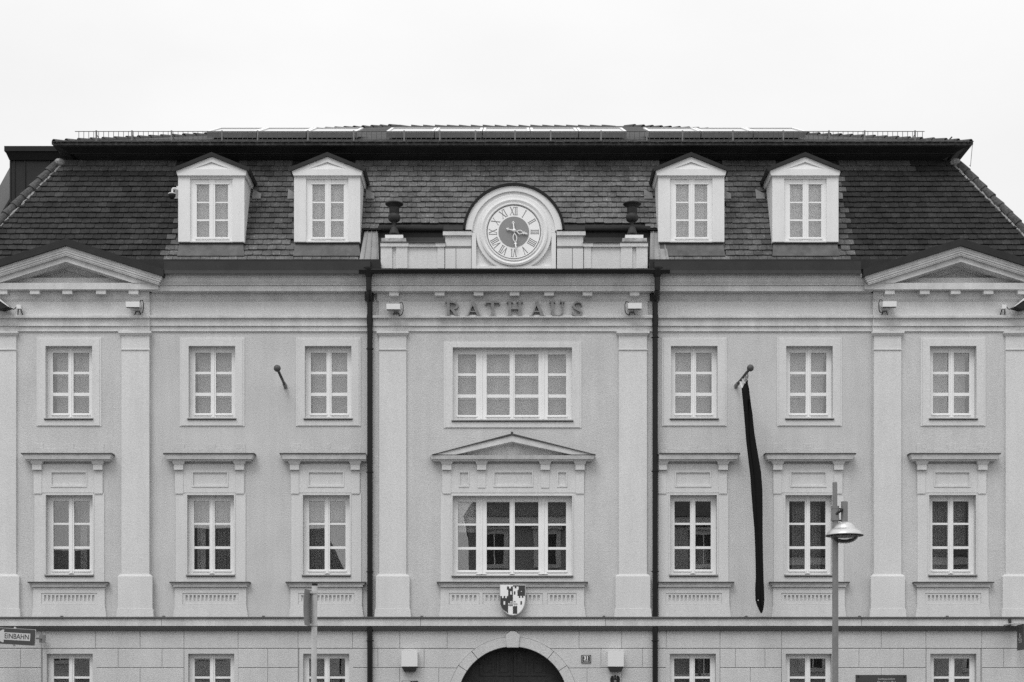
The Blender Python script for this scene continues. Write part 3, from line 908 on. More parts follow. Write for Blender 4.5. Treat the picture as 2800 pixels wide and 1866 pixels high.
for i, (p, ti, k, dist, vis) in enumerate(tiles):
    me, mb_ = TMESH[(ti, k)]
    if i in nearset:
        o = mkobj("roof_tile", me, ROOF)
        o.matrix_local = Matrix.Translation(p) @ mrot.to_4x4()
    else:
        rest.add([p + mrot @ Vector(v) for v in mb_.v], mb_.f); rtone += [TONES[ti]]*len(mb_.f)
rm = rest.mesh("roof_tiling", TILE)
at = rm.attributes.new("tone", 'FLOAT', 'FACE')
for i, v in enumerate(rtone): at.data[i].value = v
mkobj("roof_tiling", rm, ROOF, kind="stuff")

# hip tiles: half-round clay with a mortar bed
def halfround(l, r0, r1, nm, m_):
    mb = MB(); n = 8; vs_ = []
    for (t, rr) in ((0, r0), (l, r1)):
        for k in range(n+1):
            w = math.pi*k/n
            vs_.append((rr*math.cos(w), t, rr*math.sin(w)))
        for k in range(n+1):
            w = math.pi*k/n
            vs_.append(((rr-.02)*math.cos(w), t, (rr-.02)*math.sin(w)))
    f = []
    q = 2*(n+1)
    for k in range(n):
        f += [(k, k+1, q+k+1, q+k), (n+1+k, q+n+1+k, q+n+2+k, n+2+k), (k, n+1+k, n+2+k, k+1)]
    mb.add(vs_, f)
    return mb.mesh(nm, m_)
HIP = halfround(.40, .135, .105, "ridge_tile", TILEOLD)
def along(a, b, mesh_, name, parent, step, lift=0.0, side=Vector((0,0,1))):
    a, b = Vector(a), Vector(b); d = (b-a); n = int(d.length/step); d.normalize()
    xax = d.cross(side).normalized(); zax = xax.cross(d)
    rot = Matrix((xax, d, zax)).transposed().to_4x4()
    for i in range(n):
        o = mkobj(name, mesh_, parent)
        jig = Matrix.Rotation(random.uniform(-.03,.03), 4, 'X') @ Matrix.Rotation(random.uniform(-.02,.02), 4, 'Z')
        o.matrix_local = Matrix.Translation(a+d*(i*step)+zax*lift) @ rot @ jig
for sd in (-1, 1):
    zlo = MZ0+.3
    a = Vector((hipx(zlo,sd), my(zlo), zlo)); b = Vector((hipx(MZ1-.06,sd), my(MZ1-.06), MZ1-.06))
    out = Vector((sd*.75, -1, .55)).normalized()
    along(a, b, HIP, "ridge_tile", ROOF, .345, .0, out)
    bed = MB(); d = (b-a); n = 26
    inw = Vector((-sd, 0, 0))
    for i in range(n):
        p = a + d*(i/n) + inw*(.13+random.uniform(-.02,.03)) + Vector((0,-.02,0)); q_ = a + d*((i+1)/n) + inw*.13 + Vector((0,-.02,0))
        bed.tube([p, q_], [random.uniform(.022,.05), random.uniform(.022,.05)], 6)
    bed.obj("hip_mortar", MORTAR, ROOF)
for sd in (-1,1):
    cap = MB()
    zz = MZ1-.02
    cap.lathe([(.06,-.10),(.13,-.05),(.15,.02),(.10,.09),(.03,.11)], (hipx(zz,sd)-sd*.02, my(zz)-.05, zz-.05), 9)
    cap.obj("hip_mortar", MORTAR, ROOF)

# ---- crown cornice and upper roof
EY, EZ = 1.15, Z(390, 1.15)
UL, UR = X(144, EY), X(2658, EY)
RY, RZ, RLx, RRx = 9.5, 19.95, -3.5, 3.5
cc = MB()
cl = [(EY+.02, 393), (EY+.05, 396), (EY+.16, 405), (EY+.30, 416), (EY+.34, 418.5), (EY+.34, 421), (EY+.42, 422.5), (EY+.44, 426), (my(MZ1)+.0, 440), ]
sec = [(y, Z(p, y)) for y, p in cl]
yI = my(MZ1)+.3
def crown(mb):
    # moulding swept round the front and the two ends
    rings = []
    for y, z in sec:
        o = y-EY
        rings.append([(UL+o, YB-1, z), (UL+o, y, z), (UR-o, y, z), (UR-o, YB-1, z)])
    o_ = len(mb.v)
    for rg in rings: mb.v += rg
    for i in range(len(rings)-1):
        for k in range(3):
            mb.f.append((o_+i*4+k, o_+(i+1)*4+k, o_+(i+1)*4+k+1, o_+i*4+k+1))
crown(cc)
cc.obj("crown_cornice", SHEET, TH)
top = MZ1-.02
up = MB()
eb = YB-1
rb = eb-(RY-EY)
up.add([(UL,EY,EZ),(UR,EY,EZ),(RRx,RY,RZ),(RLx,RY,RZ),(UL,eb,EZ),(UR,eb,EZ),
        (UL,EY,EZ-.07),(UR,EY,EZ-.07),(UL,eb,EZ-.07),(UR,eb,EZ-.07)],
       [(0,1,2,3),(1,5,2),(4,0,3),(5,4,3,2),(6,7,1,0),(8,6,0,4),(7,9,5,1),(9,8,4,5),(6,8,9,7)])
UPR = up.obj("upper_roof", ROOFUP, TH)
# tile noses along the eave
nose = MB()
nx = int((UR-UL)/.2)
for k in range(nx):
    x = UL+(k+.5)*(UR-UL)/nx
    for rr in range(2):
        xx = x + (.1 if rr else 0); yy = EY-.03+rr*.19; zz = EZ+.02+rr*.082+random.uniform(-.004,.004)
        nose.add([(xx-.095,yy,zz),(xx-.06,yy-.012,zz),(xx+.06,yy-.012,zz),(xx+.095,yy,zz),(xx+.095,yy+.3,zz+.125),(xx-.095,yy+.3,zz+.125),
                  (xx-.095,yy,zz-.022),(xx-.06,yy-.012,zz-.022),(xx+.06,yy-.012,zz-.022),(xx+.095,yy,zz-.022)],
                 [(0,1,2,3,4,5),(6,7,1,0),(7,8,2,1),(8,9,3,2)])
nose.obj("eave_tiles", ROOFUP, UPR, kind="stuff")
RID = halfround(.43, .118, .072, "ridge_tile", TILEOLD)
along((UL+.02,EY+.02,EZ+.02), (RLx,RY,RZ), RID, "ridge_tile", UPR, .37, -.045)
along((UR-.02,EY+.02,EZ+.02), (RRx,RY,RZ), RID, "ridge_tile", UPR, .37, -.045)
along((RLx,RY,RZ), (RRx,RY,RZ), RID, "ridge_tile", UPR, .37, -.08)
# snow guard rail
sg_ = mkobj("snow_guard", None, TH)
SY = EY+.28
szb = EZ+.4408*.28
xa, xb = X(205,SY), X(2528,SY)
r_ = MB()
for zz in (.05, .265): r_.tube([(xa,SY,szb+zz),(xb,SY,szb+zz)], .009, 6)
r_.obj("rail", LEDGE, sg_)
PK = MB().box(-.006,.006,-.005,.005,.05,.262).mesh("picket", LEDGE)
npk = int((xb-xa)/.128)
for k in range(npk): mkobj("picket", PK, sg_, loc=(xa+.1+k*.128, SY, szb))
PO = MB().box(-.018,.018,-.012,.02,-.03,.29).tube([(0,.0,.2),(0,.4,.18)], .01, 5).mesh("guard_post", FLASH)
x = xa+.55; k = 0
while x < xb:
    mkobj("guard_post", PO, sg_, loc=(x, SY, szb)); x += random.choice([.92, 1.02, 1.18, 1.3])
# collectors on the upper roof
U = Vector((0, RY-EY, RZ-EZ)).normalized(); N_ = Vector((0, -U.z, U.y))
def collector(px0, px1):
    y = 2.0
    x0, x1 = X(px0,y), X(px1,y)
    o = Vector((0, y, EZ+.4397*(y-EY))) + N_*.065
    c_ = mkobj("roof_collector", None, UPR)
    L_ = 1.9; t = .135
    def slab(a, b, u0, u1, n0, n1, mb):
        vs_ = []
        for nn in (n0, n1):
            for (xx, uu) in ((a,u0),(b,u0),(b,u1),(a,u1)):
                p = o + U*uu + N_*nn; vs_.append((xx, p.y, p.z))
        mb.add(vs_, [(0,3,2,1),(4,5,6,7),(0,1,5,4),(1,2,6,5),(2,3,7,6),(3,0,4,7)])
    m1 = MB(); slab(x0+.012, x1-.012, 0, L_, 0, t, m1); m1.obj("casing", STEEL, c_)
    m2 = MB()
    slab(x0+.012, x0+.08, -.004, L_+.004, t+.0005, t+.03, m2); slab(x1-.08, x1-.012, -.004, L_+.004, t+.0005, t+.03, m2)
    slab(x0+.081, x1-.081, -.004, .07, t+.0005, t+.028, m2); slab(x0+.081, x1-.081, L_-.07, L_+.004, t+.0005, t+.028, m2)
    m2.obj("casing_frame", ALU, c_)
    m3 = MB(); slab(x0+.081, x1-.081, .071, L_-.071, t+.0005, t+.012, m3); m3.obj("glass", PANELGLASS, c_)
    m4 = MB()
    for xx in (x0+.2, x1-.2): slab(xx-.03, xx+.03, .1, .16, -.16, -.0005, m4)
    m4.obj("foot", DARK, c_)
for g in ([566, 702, 838, 978], [1056, 1188, 1319, 1450, 1582, 1714], [1772, 1916, 2059, 2203]):
    for a, b in zip(g[:-1], g[1:]): collector(a, b)
# thin lightning rods and a loose conductor at the right end
lr = MB()
lr.tube([(X(2659,EY),EY,EZ-.05),(X(2655,EY),EY+.05,EZ-.6),(X(2651,1.5),1.5,Z(452,1.5))], .007, 5)
lr.tube([(X(2594,2.0),2.0,Z(384,2.0)),(X(2603,2.0),2.0,Z(375,2.0))], .02, 6)
lr.obj("lightning_rod", DARK, TH)

# ---- side dormer clad in dark sheet at the left end
sd_ = mkobj("side_dormer", None, TH)
y = 4.0
MB().box(X(29,y), X(190,y), y, y+2.4, 13.2, Z(440,y)).obj("cladding", SHEET, sd_)
m_ = MB()
for px in (40, 69, 136): m_.box(X(px,y)-.012, X(px,y)+.012, y-.03, y-.0005, 13.2, Z(441,y))
m_.box(X(27,y), X(30.5,y), y-.02, y+2.4, 13.2, Z(441,y))
m_.obj("standing_seam", SHEET, sd_)
MB().hull((X(27,y), X(192,y), y-.05, y+2.5, Z(440,y)+.001), (X(20,y), X(192,y), y-.16, y+2.6, Z(421,y))).box(X(18,y), X(192,y), y-.2, y+2.65, Z(421,y)+.001, Z(407,y)).obj("cornice", BLACKSHEET, sd_)

# ---- dormers
def dormer(c):
    dm = mkobj("dormer", None, TH)
    y = .36
    P = lambda dx: X(c+dx, y)
    hw = 90
    Zp = lambda p: Z(p, y)
    hole = (P(-58), P(58), Zp(659), Zp(489))
    w = MB()
    w.plate(P(-hw), P(hw), Zp(664), Zp(481), [hole], y, .07)
    back = 2.2
    w.add([(P(-hw),y+.07,Zp(664)),(P(-hw),y+.07,Zp(481)),(P(-hw),back,Zp(481)),(P(-hw),back,Zp(664)),
           (P(hw),y+.07,Zp(664)),(P(hw),y+.07,Zp(481)),(P(hw),back,Zp(481)),(P(hw),back,Zp(664))],
          [(0,1,2,3),(4,7,6,5),(0,3,7,4)])
    w.box(P(-hw)-.004, P(-58), y-.014, y-.0005, Zp(662), Zp(486)); w.box(P(58), P(hw)+.004, y-.014, y-.0005, Zp(662), Zp(486))
    w.box(P(-hw)-.01, P(hw)+.01, y-.02, y-.0005, Zp(485.5), Zp(482))
    w.obj("cheek_wall", DORM, dm)
    # gable head with a sunk triangle
    g = MB(); yg = y-.07
    Pg = lambda dx: X(c+dx, yg); Zg = lambda p: Z(p, yg)
    e0, e1, ap = Zg(480), Zg(464), Zg(427.5)
    i0, i1 = Zg(463), Zg(443)
    xi = 53
    g.poly([(Pg(-93),e0),(Pg(93),e0),(Pg(98),e1),(Pg(xi),i0),(Pg(-xi),i0),(Pg(-98),e1)], yg, back)
    g.poly([(Pg(-98),e1),(Pg(-xi),i0),(Pg(0),i1),(Pg(0),ap)], yg, back)
    g.poly([(Pg(0),ap),(Pg(0),i1),(Pg(xi),i0),(Pg(98),e1)], yg, back)
    g.add([(Pg(-xi),yg+.001,i0),(Pg(xi),yg+.001,i0),(Pg(0),yg+.05,i1)], [(0,1,2)])
    g.obj("gable", DORM, dm)
    d = MB(); yd = yg-.05
    Pd = lambda dx: X(c+dx, yd); Zd = lambda p: Z(p, yd)
    d.poly([(Pd(-105),Zd(459)),(Pd(-102),Zd(468)),(Pd(0),Zd(427)),(Pd(0),Zd(416))], yd, back)
    d.poly([(Pd(0),Zd(416)),(Pd(0),Zd(427)),(Pd(102),Zd(468)),(Pd(105),Zd(459))], yd, back)
    d.obj("dormer_roof", SHEET, dm)
    # sheet-metal kickers where the eaves meet the tiles
    for s in (-1, 1):
        kk = MB()
        xa_, xb_ = sorted((P(s*97), P(s*121)))
        z = Zp(518)+.02
        kk.add([(xa_, my(z)-.06, z), (xb_, my(z)-.06, z), (xb_, my(z+.16)-.06, z+.16), (xa_, my(z+.30)-.06, z+.30)], [(0,1,2,3)])
        kk.obj("eave_flashing", FLASH, dm)
    # window
    win = dm
    fx0, fx1, fz0, fz1 = hole
    W_ = fx1-fx0; H_ = fz1-fz0
    cols = [17, 34.5, 16, 35, 13.5]; rows = [15, 46, 4, 44, 5, 44, 12]
    sx = W_/sum(cols); sz = H_/sum(rows)
    xs, zs = [fx0], [fz1]
    for q in cols: xs.append(xs[-1]+q*sx)
    for q in rows: zs.append(zs[-1]-q*sz)
    yf = y+.045
    fr = MB()
    for i in range(0, 5, 2): fr.box(xs[i], xs[i+1], yf-(.01 if i == 2 else 0), yf+.055, fz0, fz1)
    for i in (1, 3):
        for j in range(0, 7, 2): fr.box(xs[i], xs[i+1], yf+(.006 if j in (0, 6) else .016), yf+.05, zs[j+1], zs[j])
    fr.box(xs[1]-.03, xs[4]+.03, yf-.016, yf-.0105, zs[1]+.01, zs[1]+.04)
    fr.box(xs[1]-.03, xs[4]+.03, yf-.03, yf-.0105, zs[6]-.06, zs[6]-.03)
    fr.box(xs[2]+.05, xs[3]-.05, yf-.022, yf-.0105, fz0+.08, fz1-.1)
    fr.obj("window_frame", WHITE, dm)
    for i in (1, 3):
        for j in (1, 3, 5):
            MB().box(xs[i]-.003, xs[i+1]+.003, yf+.03, yf+.034, zs[j+1]-.003, zs[j]+.003).obj("pane", GLASSUP, dm)
    n = 60; vs_ = []
    for k in range(n+1):
        u = k/n; xx = fx0+.02+(W_-.04)*u
        yy = yf+.16+.012*math.sin(u*38)+.008*math.sin(u*83+c)
        vs_ += [(xx, yy, fz0), (xx, yy, fz1)]
    MB().add(vs_, [(2*k, 2*k+2, 2*k+3, 2*k+1) for k in range(n)]).obj("curtain", BLIND, dm)
    MB().add([(fx0-.01,yf+.056,fz0-.01),(fx1+.01,yf+.056,fz0-.01),(fx1+.01,yf+.056,fz1+.01),(fx0-.01,yf+.056,fz1+.01),
              (fx0-.01,yf+.22,fz0-.01),(fx1+.01,yf+.22,fz0-.01),(fx1+.01,yf+.22,fz1+.01),(fx0-.01,yf+.22,fz1+.01)],
             [(0,4,5,1),(1,5,6,2),(2,6,7,3),(3,7,4,0),(4,7,6,5)]).obj("window_box", BOXIN, dm)
    # sill drip and sheet apron below
    MB().box(P(-hw+2), P(hw-2), y-.05, y+.3, Zp(667), Zp(664.3)).obj("sill_drip", DARK, dm)
    a_ = MB()
    z1_, z0_ = Zp(667)-.001, Z(701, .30)
    a_.add([(P(-hw-2), my(z0_)-.055, z0_), (P(hw+2), my(z0_)-.055, z0_), (P(hw-3), y-.01, z1_), (P(-hw+3), y-.01, z1_),
            (P(-hw-2), my(z0_)+.1, z0_), (P(hw+2), my(z0_)+.1, z0_), (P(hw-3), y+.1, z1_), (P(-hw+3), y+.1, z1_)],
           [(0,1,2,3),(1,5,6,2),(4,0,3,7),(0,4,5,1)])
    a_.obj("apron_sheet", PATINA, dm)
for c in DORMC: dormer(c)

# ---- attic over the middle bay: parapet, clock gable
AT = mkobj("attic_parapet", None, TH)
y = -.05
def ab(name, px0, px1, p0, p1, yy, m, dd=.35):
    return MB().pbox(px0, px1, p0, p1, yy, dd).obj(name, m, AT)
for s in (-1, 1):
    f = (lambda px: px) if s < 0 else (lambda px: 2812-px)
    def pb(name, a, b, p0, p1, yy, m, dd=.35):
        a, b = sorted((f(a), f(b))); return ab(name, a, b, p0, p1, yy, m, dd)
    pb("panel", 1041, 1216, 673, 736, y+.02, TRIM, .30)
    pb("pier", 1042, 1072, 675, 734, y-.03, TRIM, .049)
    pb("pier", 1083, 1114, 675, 734, y-.03, TRIM, .049)
    pb("pier", 1196, 1215, 675, 734, y-.015, TRIM, .034)
    pb("cap", 1040, 1117, 664, 674.6, y-.06, CORN, .44); pb("cap", 1117.3, 1190, 666, 675, y-.035, CORN, .42); pb("cap", 1190.3, 1217, 664, 674.8, y-.05, CORN, .43)
    pb("cap_flashing", 1038, 1218, 661.3, 663.7, y-.075, LEDGE, .47)
    # stone blocks carrying the urns
    pb("urn_plinth", 1043, 1110, 651.5, 661, y-.04, STONE, .36)
    pb("urn_plinth", 1053, 1102, 642.5, 651.2, y+.0, DORM, .28)
    # shoulder block beside the clock gable
    pb("shoulder", 1217.3, 1289, 644, 735, y-.02, TRIM, .5)
    pb("shoulder_cap", 1211, 1290, 632, 643.7, y-.08, CORN, .58)
    pb("shoulder_flashing", 1210, 1289, 628.5, 631.8, y-.09, BLACKSHEET, .8)
    pb("shoulder_band", 1217.4, 1289, 673, 679, y-.026, FLASH, .0055)
    for q in (1246,):
        pb("shoulder_joint", q, q+1.6, 679, 734, y-.0235, FLASH, .003)
    # rolled ridge and dark sheet behind the parapet
    x0_, x1_ = sorted((X(f(1034),.62), X(f(1212),.62)))
    rl = MB().tube([(x0_,.62,Z(628,.62)),(x1_,.62,Z(628,.62))], .085, 14)
    rl.box(x0_, x1_, .60, 1.1, Z(738,.62), Z(628,.62)); rl.obj("rear_sheet", BLACKSHEET, AT, smooth=False)
    # pale sheet flank between attic and dormer
    a, b = sorted((f(984), f(1036)))
    fl = MB(); zt_, zb_ = Z(629,.45), Z(712,.2)
    ti_, to_ = (f(1032), f(996)); bi_, bo_ = (f(1036), f(983))
    q = [(X(bo_,.2), .16, zb_), (X(bi_,.2), .16, zb_), (X(ti_,.45), .56, zt_), (X(to_,.45), .56, zt_)]
    q = q if s < 0 else [q[1], q[0], q[3], q[2]]
    fl.add(q + [(v[0], v[1]+.25, v[2]) for v in q], [(0,1,2,3),(4,7,6,5),(0,4,5,1),(1,5,6,2),(2,6,7,3),(3,7,4,0)])
    fl.obj("flank_sheet", LIGHTSHEET, AT)
    sm = MB()
    for t in (.22, .55, .9):
        pa = Vector(q[0])*(1-t)+Vector(q[1])*t; pb_ = Vector(q[3])*(1-t)+Vector(q[2])*t
        sm.tube([pa+Vector((0,-.012,0)), pb_+Vector((0,-.012,0))], .016, 6)
    sm.obj("standing_seam", LIGHTSHEET, AT)
    MB().pbox(a+1, b+4, 712.5, 734, -.35, .8).obj("flank_gutter", SHEET, AT)
    MB().pbox(a+8 if s < 0 else a-6, b+6 if s < 0 else b-8, 625.5, 629, .5, .3).obj("flank_flashing", BLACKSHEET, AT)

CX, CZ = X(1405, -.1), Z(635.7, -.1)
def ell(rx, rz, n=48, a0=0, a1=180):
    return [(CX+M(rx)*math.cos(R(a0+(a1-a0)*k/n)), CZ+M(rz)*math.sin(R(a0+(a1-a0)*k/n))) for k in range(n+1)]
zb_ = Z(735, -.1)
zsh = Z(630, -.1)
CG = mkobj("clock_gable", None, TH)
MB().poly([(X(1290,-.1), zb_), (X(1520,-.1), zb_), (X(1520,-.1), zsh), (X(1534,-.1), zsh)] + ell(130, 124)[1:-1] + [(X(1276,-.1), zsh), (X(1290,-.1), zsh)], -.01, .9).obj("gable_wall", DORM, CG)
def arcband(mb, o, i, y0, y1, a0=0, a1=180, n=48):
    po, pi_ = ell(o[0], o[1], n, a0, a1), ell(i[0], i[1], n, a0, a1)
    k0 = len(mb.v)
    for (x, z) in po: mb.v.append((x, y0, z))
    for (x, z) in pi_: mb.v.append((x, y0, z))
    for (x, z) in po: mb.v.append((x, y1, z))
    for (x, z) in pi_: mb.v.append((x, y1, z))
    m_ = n+1
    for k in range(n):
        mb.f += [(k0+k, k0+k+1, k0+m_+k+1, k0+m_+k), (k0+k, k0+2*m_+k, k0+2*m_+k+1, k0+k+1), (k0+m_+k, k0+m_+k+1, k0+3*m_+k+1, k0+3*m_+k)]
    mb.f += [(k0, k0+m_, k0+3*m_, k0+2*m_), (k0+n, k0+2*m_+n, k0+3*m_+n, k0+m_+n)]
av = MB()
arcband(av, (132, 125.5), (113, 111), -.13, -.005, 2, 178)
av.obj("archivolt", DORM, CG)
cv = MB()
arcband(cv, (139, 132.5), (132.3, 125.8), -.17, 1.0, 3, 177)
cv.obj("arch_cover", BLACKSHEET, CG)
fr = MB()
fr.pbox(1290, 1302, 637, 735, -.11, .099); fr.pbox(1508, 1520, 637, 735, -.11, .099); fr.pbox(1302.2, 1507.8, 728, 735, -.105, .094)
arcband(fr, (112.8, 110.8), (102, 102), -.085, -.011, 0, 180)
fr.obj("gable_frame", DORM, CG)
fd = MB().lathe([(M(103),-.045),(M(103),.035),(M(101),.04),(M(92),.04)], (CX, -.061, CZ), 64, '-y').obj("dial_field", DORM, CG)

CK = mkobj("clock", None, TH)
MB().lathe([(M(92.5),.04),(M(92),.075),(M(87),.09),(M(83),.075),(M(80),.06),(M(78.5),.085),(M(75.5),.085),(M(74.5),.055),(M(74),.055)], (CX, -.062, CZ), 72, '-y').obj("dial_moulding", DORM, CK)
MB().lathe([(M(73.9),0),(M(73.9),.056),(M(70),.056)], (CX, -.062, CZ), 72, '-y').obj("dial_edge", FLASH, CK)
MB().lathe([(M(71.5),0),(M(71.5),.062),(M(40),.062)], (CX, -.062, CZ), 72, '-y').obj("dial", DIAL, CK)
MB().lathe([(M(41.8),0),(M(41.8),.0065),(M(5),.0065)], (CX, -.1245, CZ), 64, '-y').obj("dial_centre", DIALDARK, CK)
NUM = ["XII","I","II","III","IIII","V","VI","VII","VIII","IX","X","XI"]
for k, s in enumerate(NUM):
    a = R(90-30*k)
    u = Vector((math.cos(a), math.sin(a))); t = Vector((u.y, -u.x))
    ri, ro = M(46.5), M(67.5)
    wd = {'I': 4.6, 'V': 11.5, 'X': 12.5}
    tot = sum(wd[c] for c in s)
    pos = -tot/2; mb = MB(); lev = 0
    def P2(q, r): 
        p = Vector((CX, CZ)) + t*M(q) + u*r
        return (p.x, p.y)
    def stroke(q0, r0, q1, r1, w):
        global lev_
        mb.ribbon([P2(q0,r0), P2(q1,r1)], M(w), -.1275-.0006*len(mb.f)/6*.2, -.1246)
    for ch in s:
        m_ = pos+wd[ch]/2
        if ch == 'I':
            stroke(m_, ri, m_, ro, 1.8); stroke(m_-2.2, ri, m_+2.2, ri, 1.0); stroke(m_-2.2, ro, m_+2.2, ro, 1.0)
        elif ch == 'V':
            stroke(m_-4.2, ro, m_+.2, ri, 2.0); stroke(m_+4.2, ro, m_-.2, ri, 1.1)
            stroke(m_-6, ro, m_-2.4, ro, 1.0); stroke(m_+2.4, ro, m_+6, ro, 1.0)
        else:
            stroke(m_-4.6, ro, m_+4.6, ri, 2.1); stroke(m_+4.6, ro, m_-4.6, ri, 1.1)
            for q in (-4.6, 4.6):
                stroke(m_+q-1.8, ro, m_+q+1.8, ro, 1.0); stroke(m_+q-1.8, ri, m_+q+1.8, ri, 1.0)
        pos += wd[ch]
    mb.obj("numeral", NUMERAL, CK)
def hand(ang, ln, name, yy, tail, wid):
    a = R(ang); u = Vector((math.cos(a), math.sin(a))); t = Vector((u.y, -u.x))
    W = lambda l, q: (CX+M(.8)+u.x*M(l)+t.x*M(q), yy, CZ+M(2)+u.y*M(l)+t.y*M(q))
    mb = MB()
    mb.tube([W(-tail,0), W(0,0), W(8,0)], [.011,.016,.016], 8)
    lo, hi = 8, ln*.62
    for sg in (-1, 1):
        mb.tube([W(lo+(hi-lo)*k/8, sg*wid*math.sin(math.pi*k/8)) for k in range(9)], .011, 8)
    mb.tube([W(hi,0), W(ln*.85,0), W(ln,0)], [.014,.016,.006], 8)
    for l, q, r in ((-tail,0,.022),(-tail+3,2.6,.016),(-tail+3,-2.6,.016),(hi+2.5,2.4,.018),(hi+2.5,-2.4,.018),(ln*.84,1.8,.014),(ln*.84,-1.8,.014)):
        c_ = W(l,q); mb.lathe([(r*.3,-r*.9),(r*.85,-r*.5),(r,0),(r*.85,r*.5),(r*.3,r*.9)], c_, 10, '-y')
    c_ = W(0,0); mb.lathe([(.04,-.02),(.045,0),(.03,.025),(.01,.03)], c_, 16, '-y')
    mb.obj(name, HAND, CK, smooth=True)
hand(-14, 40, "hour_hand", -.165, 20, 5.2)
hand(-84, 54, "minute_hand", -.19, 23, 5.0)
MB().tube([(CX+M(.8), -.125, CZ+M(2)), (CX+M(.8), -.2, CZ+M(2))], .02, 10).obj("hand_arbor", HAND, CK)

# ------------------------------------------------------------------ things on and before the building
def urn(px, lbl):
    yy = .09
    x, zb = X(px, yy), Z(642.5, yy)+.001
    t = thing("urn", lbl, "urn", (x, yy, zb), "urns on the parapet")
    k = M(1)
    b = [(14,0),(14.5,1),(14,3),(12.5,8),(9,17),(7,20.5),(5.5,21.5),(4.8,26),(5,33),(6.5,35)]
    MB().lathe([(r*k,h*k) for r,h in b], (0,0,0), 28).obj("foot", URN, t, smooth=True)
    v = [(6.5,35.2),(12,36.5),(15.5,40),(16.8,45),(16.8,49),(15.3,53),(13,55),(12.8,57),(13.6,58),(13.8,72),(14,74)]
    MB().lathe([(r*k,h*k) for r,h in v], (0,0,0), 28).obj("body", URN, t, smooth=True)
    l = [(13.5,74.2),(14.5,78),(19,80.5),(24.5,82.5),(25,84),(24,86),(18,87.5),(8,88)]
    MB().lathe([(r*k,h*k) for r,h in l], (0,0,0), 28).obj("lip", URN, t, smooth=True)
urn(1078, "dark weathered urn on the parapet left of the clock")
urn(1728.5, "dark weathered urn on the parapet right of the clock")

# RATHAUS letters
fy = BAY-.03
LT = thing("lettering", "raised grey metal letters reading RATHAUS on the frieze below the clock", "lettering", (X(1405,fy), fy, Z(866,fy)))
def letter(ch, px0, px1):
    yy = fy-.118
    x0, x1 = X(px0,yy), X(px1,yy); z0, z1 = Z(865.5,yy), Z(825,yy)
    w, h = x1-x0, z1-z0
    P_ = lambda u, v: (x0+w*u, z0+h*v)
    mb = MB(); cnt = [0]
    def rib(pts, ws):
        cnt[0] += 1
        mb.ribbon([P_(*p) for p in pts], [q*h*1.1+.002 for q in ws] if isinstance(ws, list) else ws*h*1.1+.002, yy+.0007*cnt[0], fy+.004)
    def ser(u, v, half=.20): rib([(u-half, v), (u+half, v)], .055)
    B, T = .0275, .9725
    if ch == 'T':
        rib([(.5,.03),(.5,.97)], .17); ser(.5,B,.26); rib([(.04,.95),(.96,.95)], .075)
        rib([(.03,.78),(.06,.95)], [.03,.08]); rib([(.97,.78),(.94,.95)], [.03,.08])
    elif ch == 'H':
        rib([(.22,.03),(.22,.97)], .17); rib([(.78,.03),(.78,.97)], .17); rib([(.25,.52),(.75,.52)], .06)
        for u in (.22,.78): ser(u,B,.19); ser(u,T,.18)
    elif ch == 'A':
        rib([(.14,.03),(.49,.99)], .065); rib([(.44,.99),(.80,.03)], .18); rib([(.25,.33),(.7,.33)], .055)
        ser(.14,B,.14); ser(.80,B,.20)
    elif ch == 'R':
        rib([(.22,.03),(.22,.97)], .17); ser(.22,B,.2); rib([(.02,T),(.4,T)], .055)
        pts = [(.3,.955),(.55,.95),(.72,.90),(.80,.80),(.80,.70),(.72,.58),(.55,.51),(.3,.50)]
        rib(pts, [.06,.07,.12,.17,.17,.12,.07,.06]); rib([(.46,.5),(.80,.03)], .165); ser(.82,B,.17)
    elif ch == 'U':
        pts = [(.22,.97),(.22,.34),(.27,.16),(.40,.06),(.55,.045),(.70,.09),(.80,.22),(.82,.38),(.82,.97)]
        rib(pts, [.17,.17,.16,.11,.075,.065,.06,.06,.06]); ser(.22,T,.18); ser(.82,T,.14)
    else:
        pts = [(.88,.76),(.82,.88),(.66,.955),(.46,.955),(.26,.88),(.18,.74),(.28,.60),(.50,.50),(.74,.40),(.86,.26),(.78,.12),(.58,.045),(.36,.045),(.18,.12),(.10,.26)]
        rib(pts, [.04,.055,.06,.075,.11,.13,.15,.16,.15,.13,.11,.075,.06,.055,.04])
        rib([(.88,.70),(.88,.92)], .04); rib([(.10,.10),(.10,.32)], .04)
    mb.obj("letter", LETTER, LT)
for ch, a, b in (("R",1216.5,1258.5),("A",1272,1319),("T",1326,1368),("H",1383,1432),("A",1448,1492.5),("U",1500,1546),("S",1561.5,1595)): letter(ch, a, b)
# slim carrier rail the letters stand on
MB().pbox(1202, 1606, 865.7, 868.5, fy-.125, .028).obj("carrier_rail", TRIM, LT)
settle(LT)

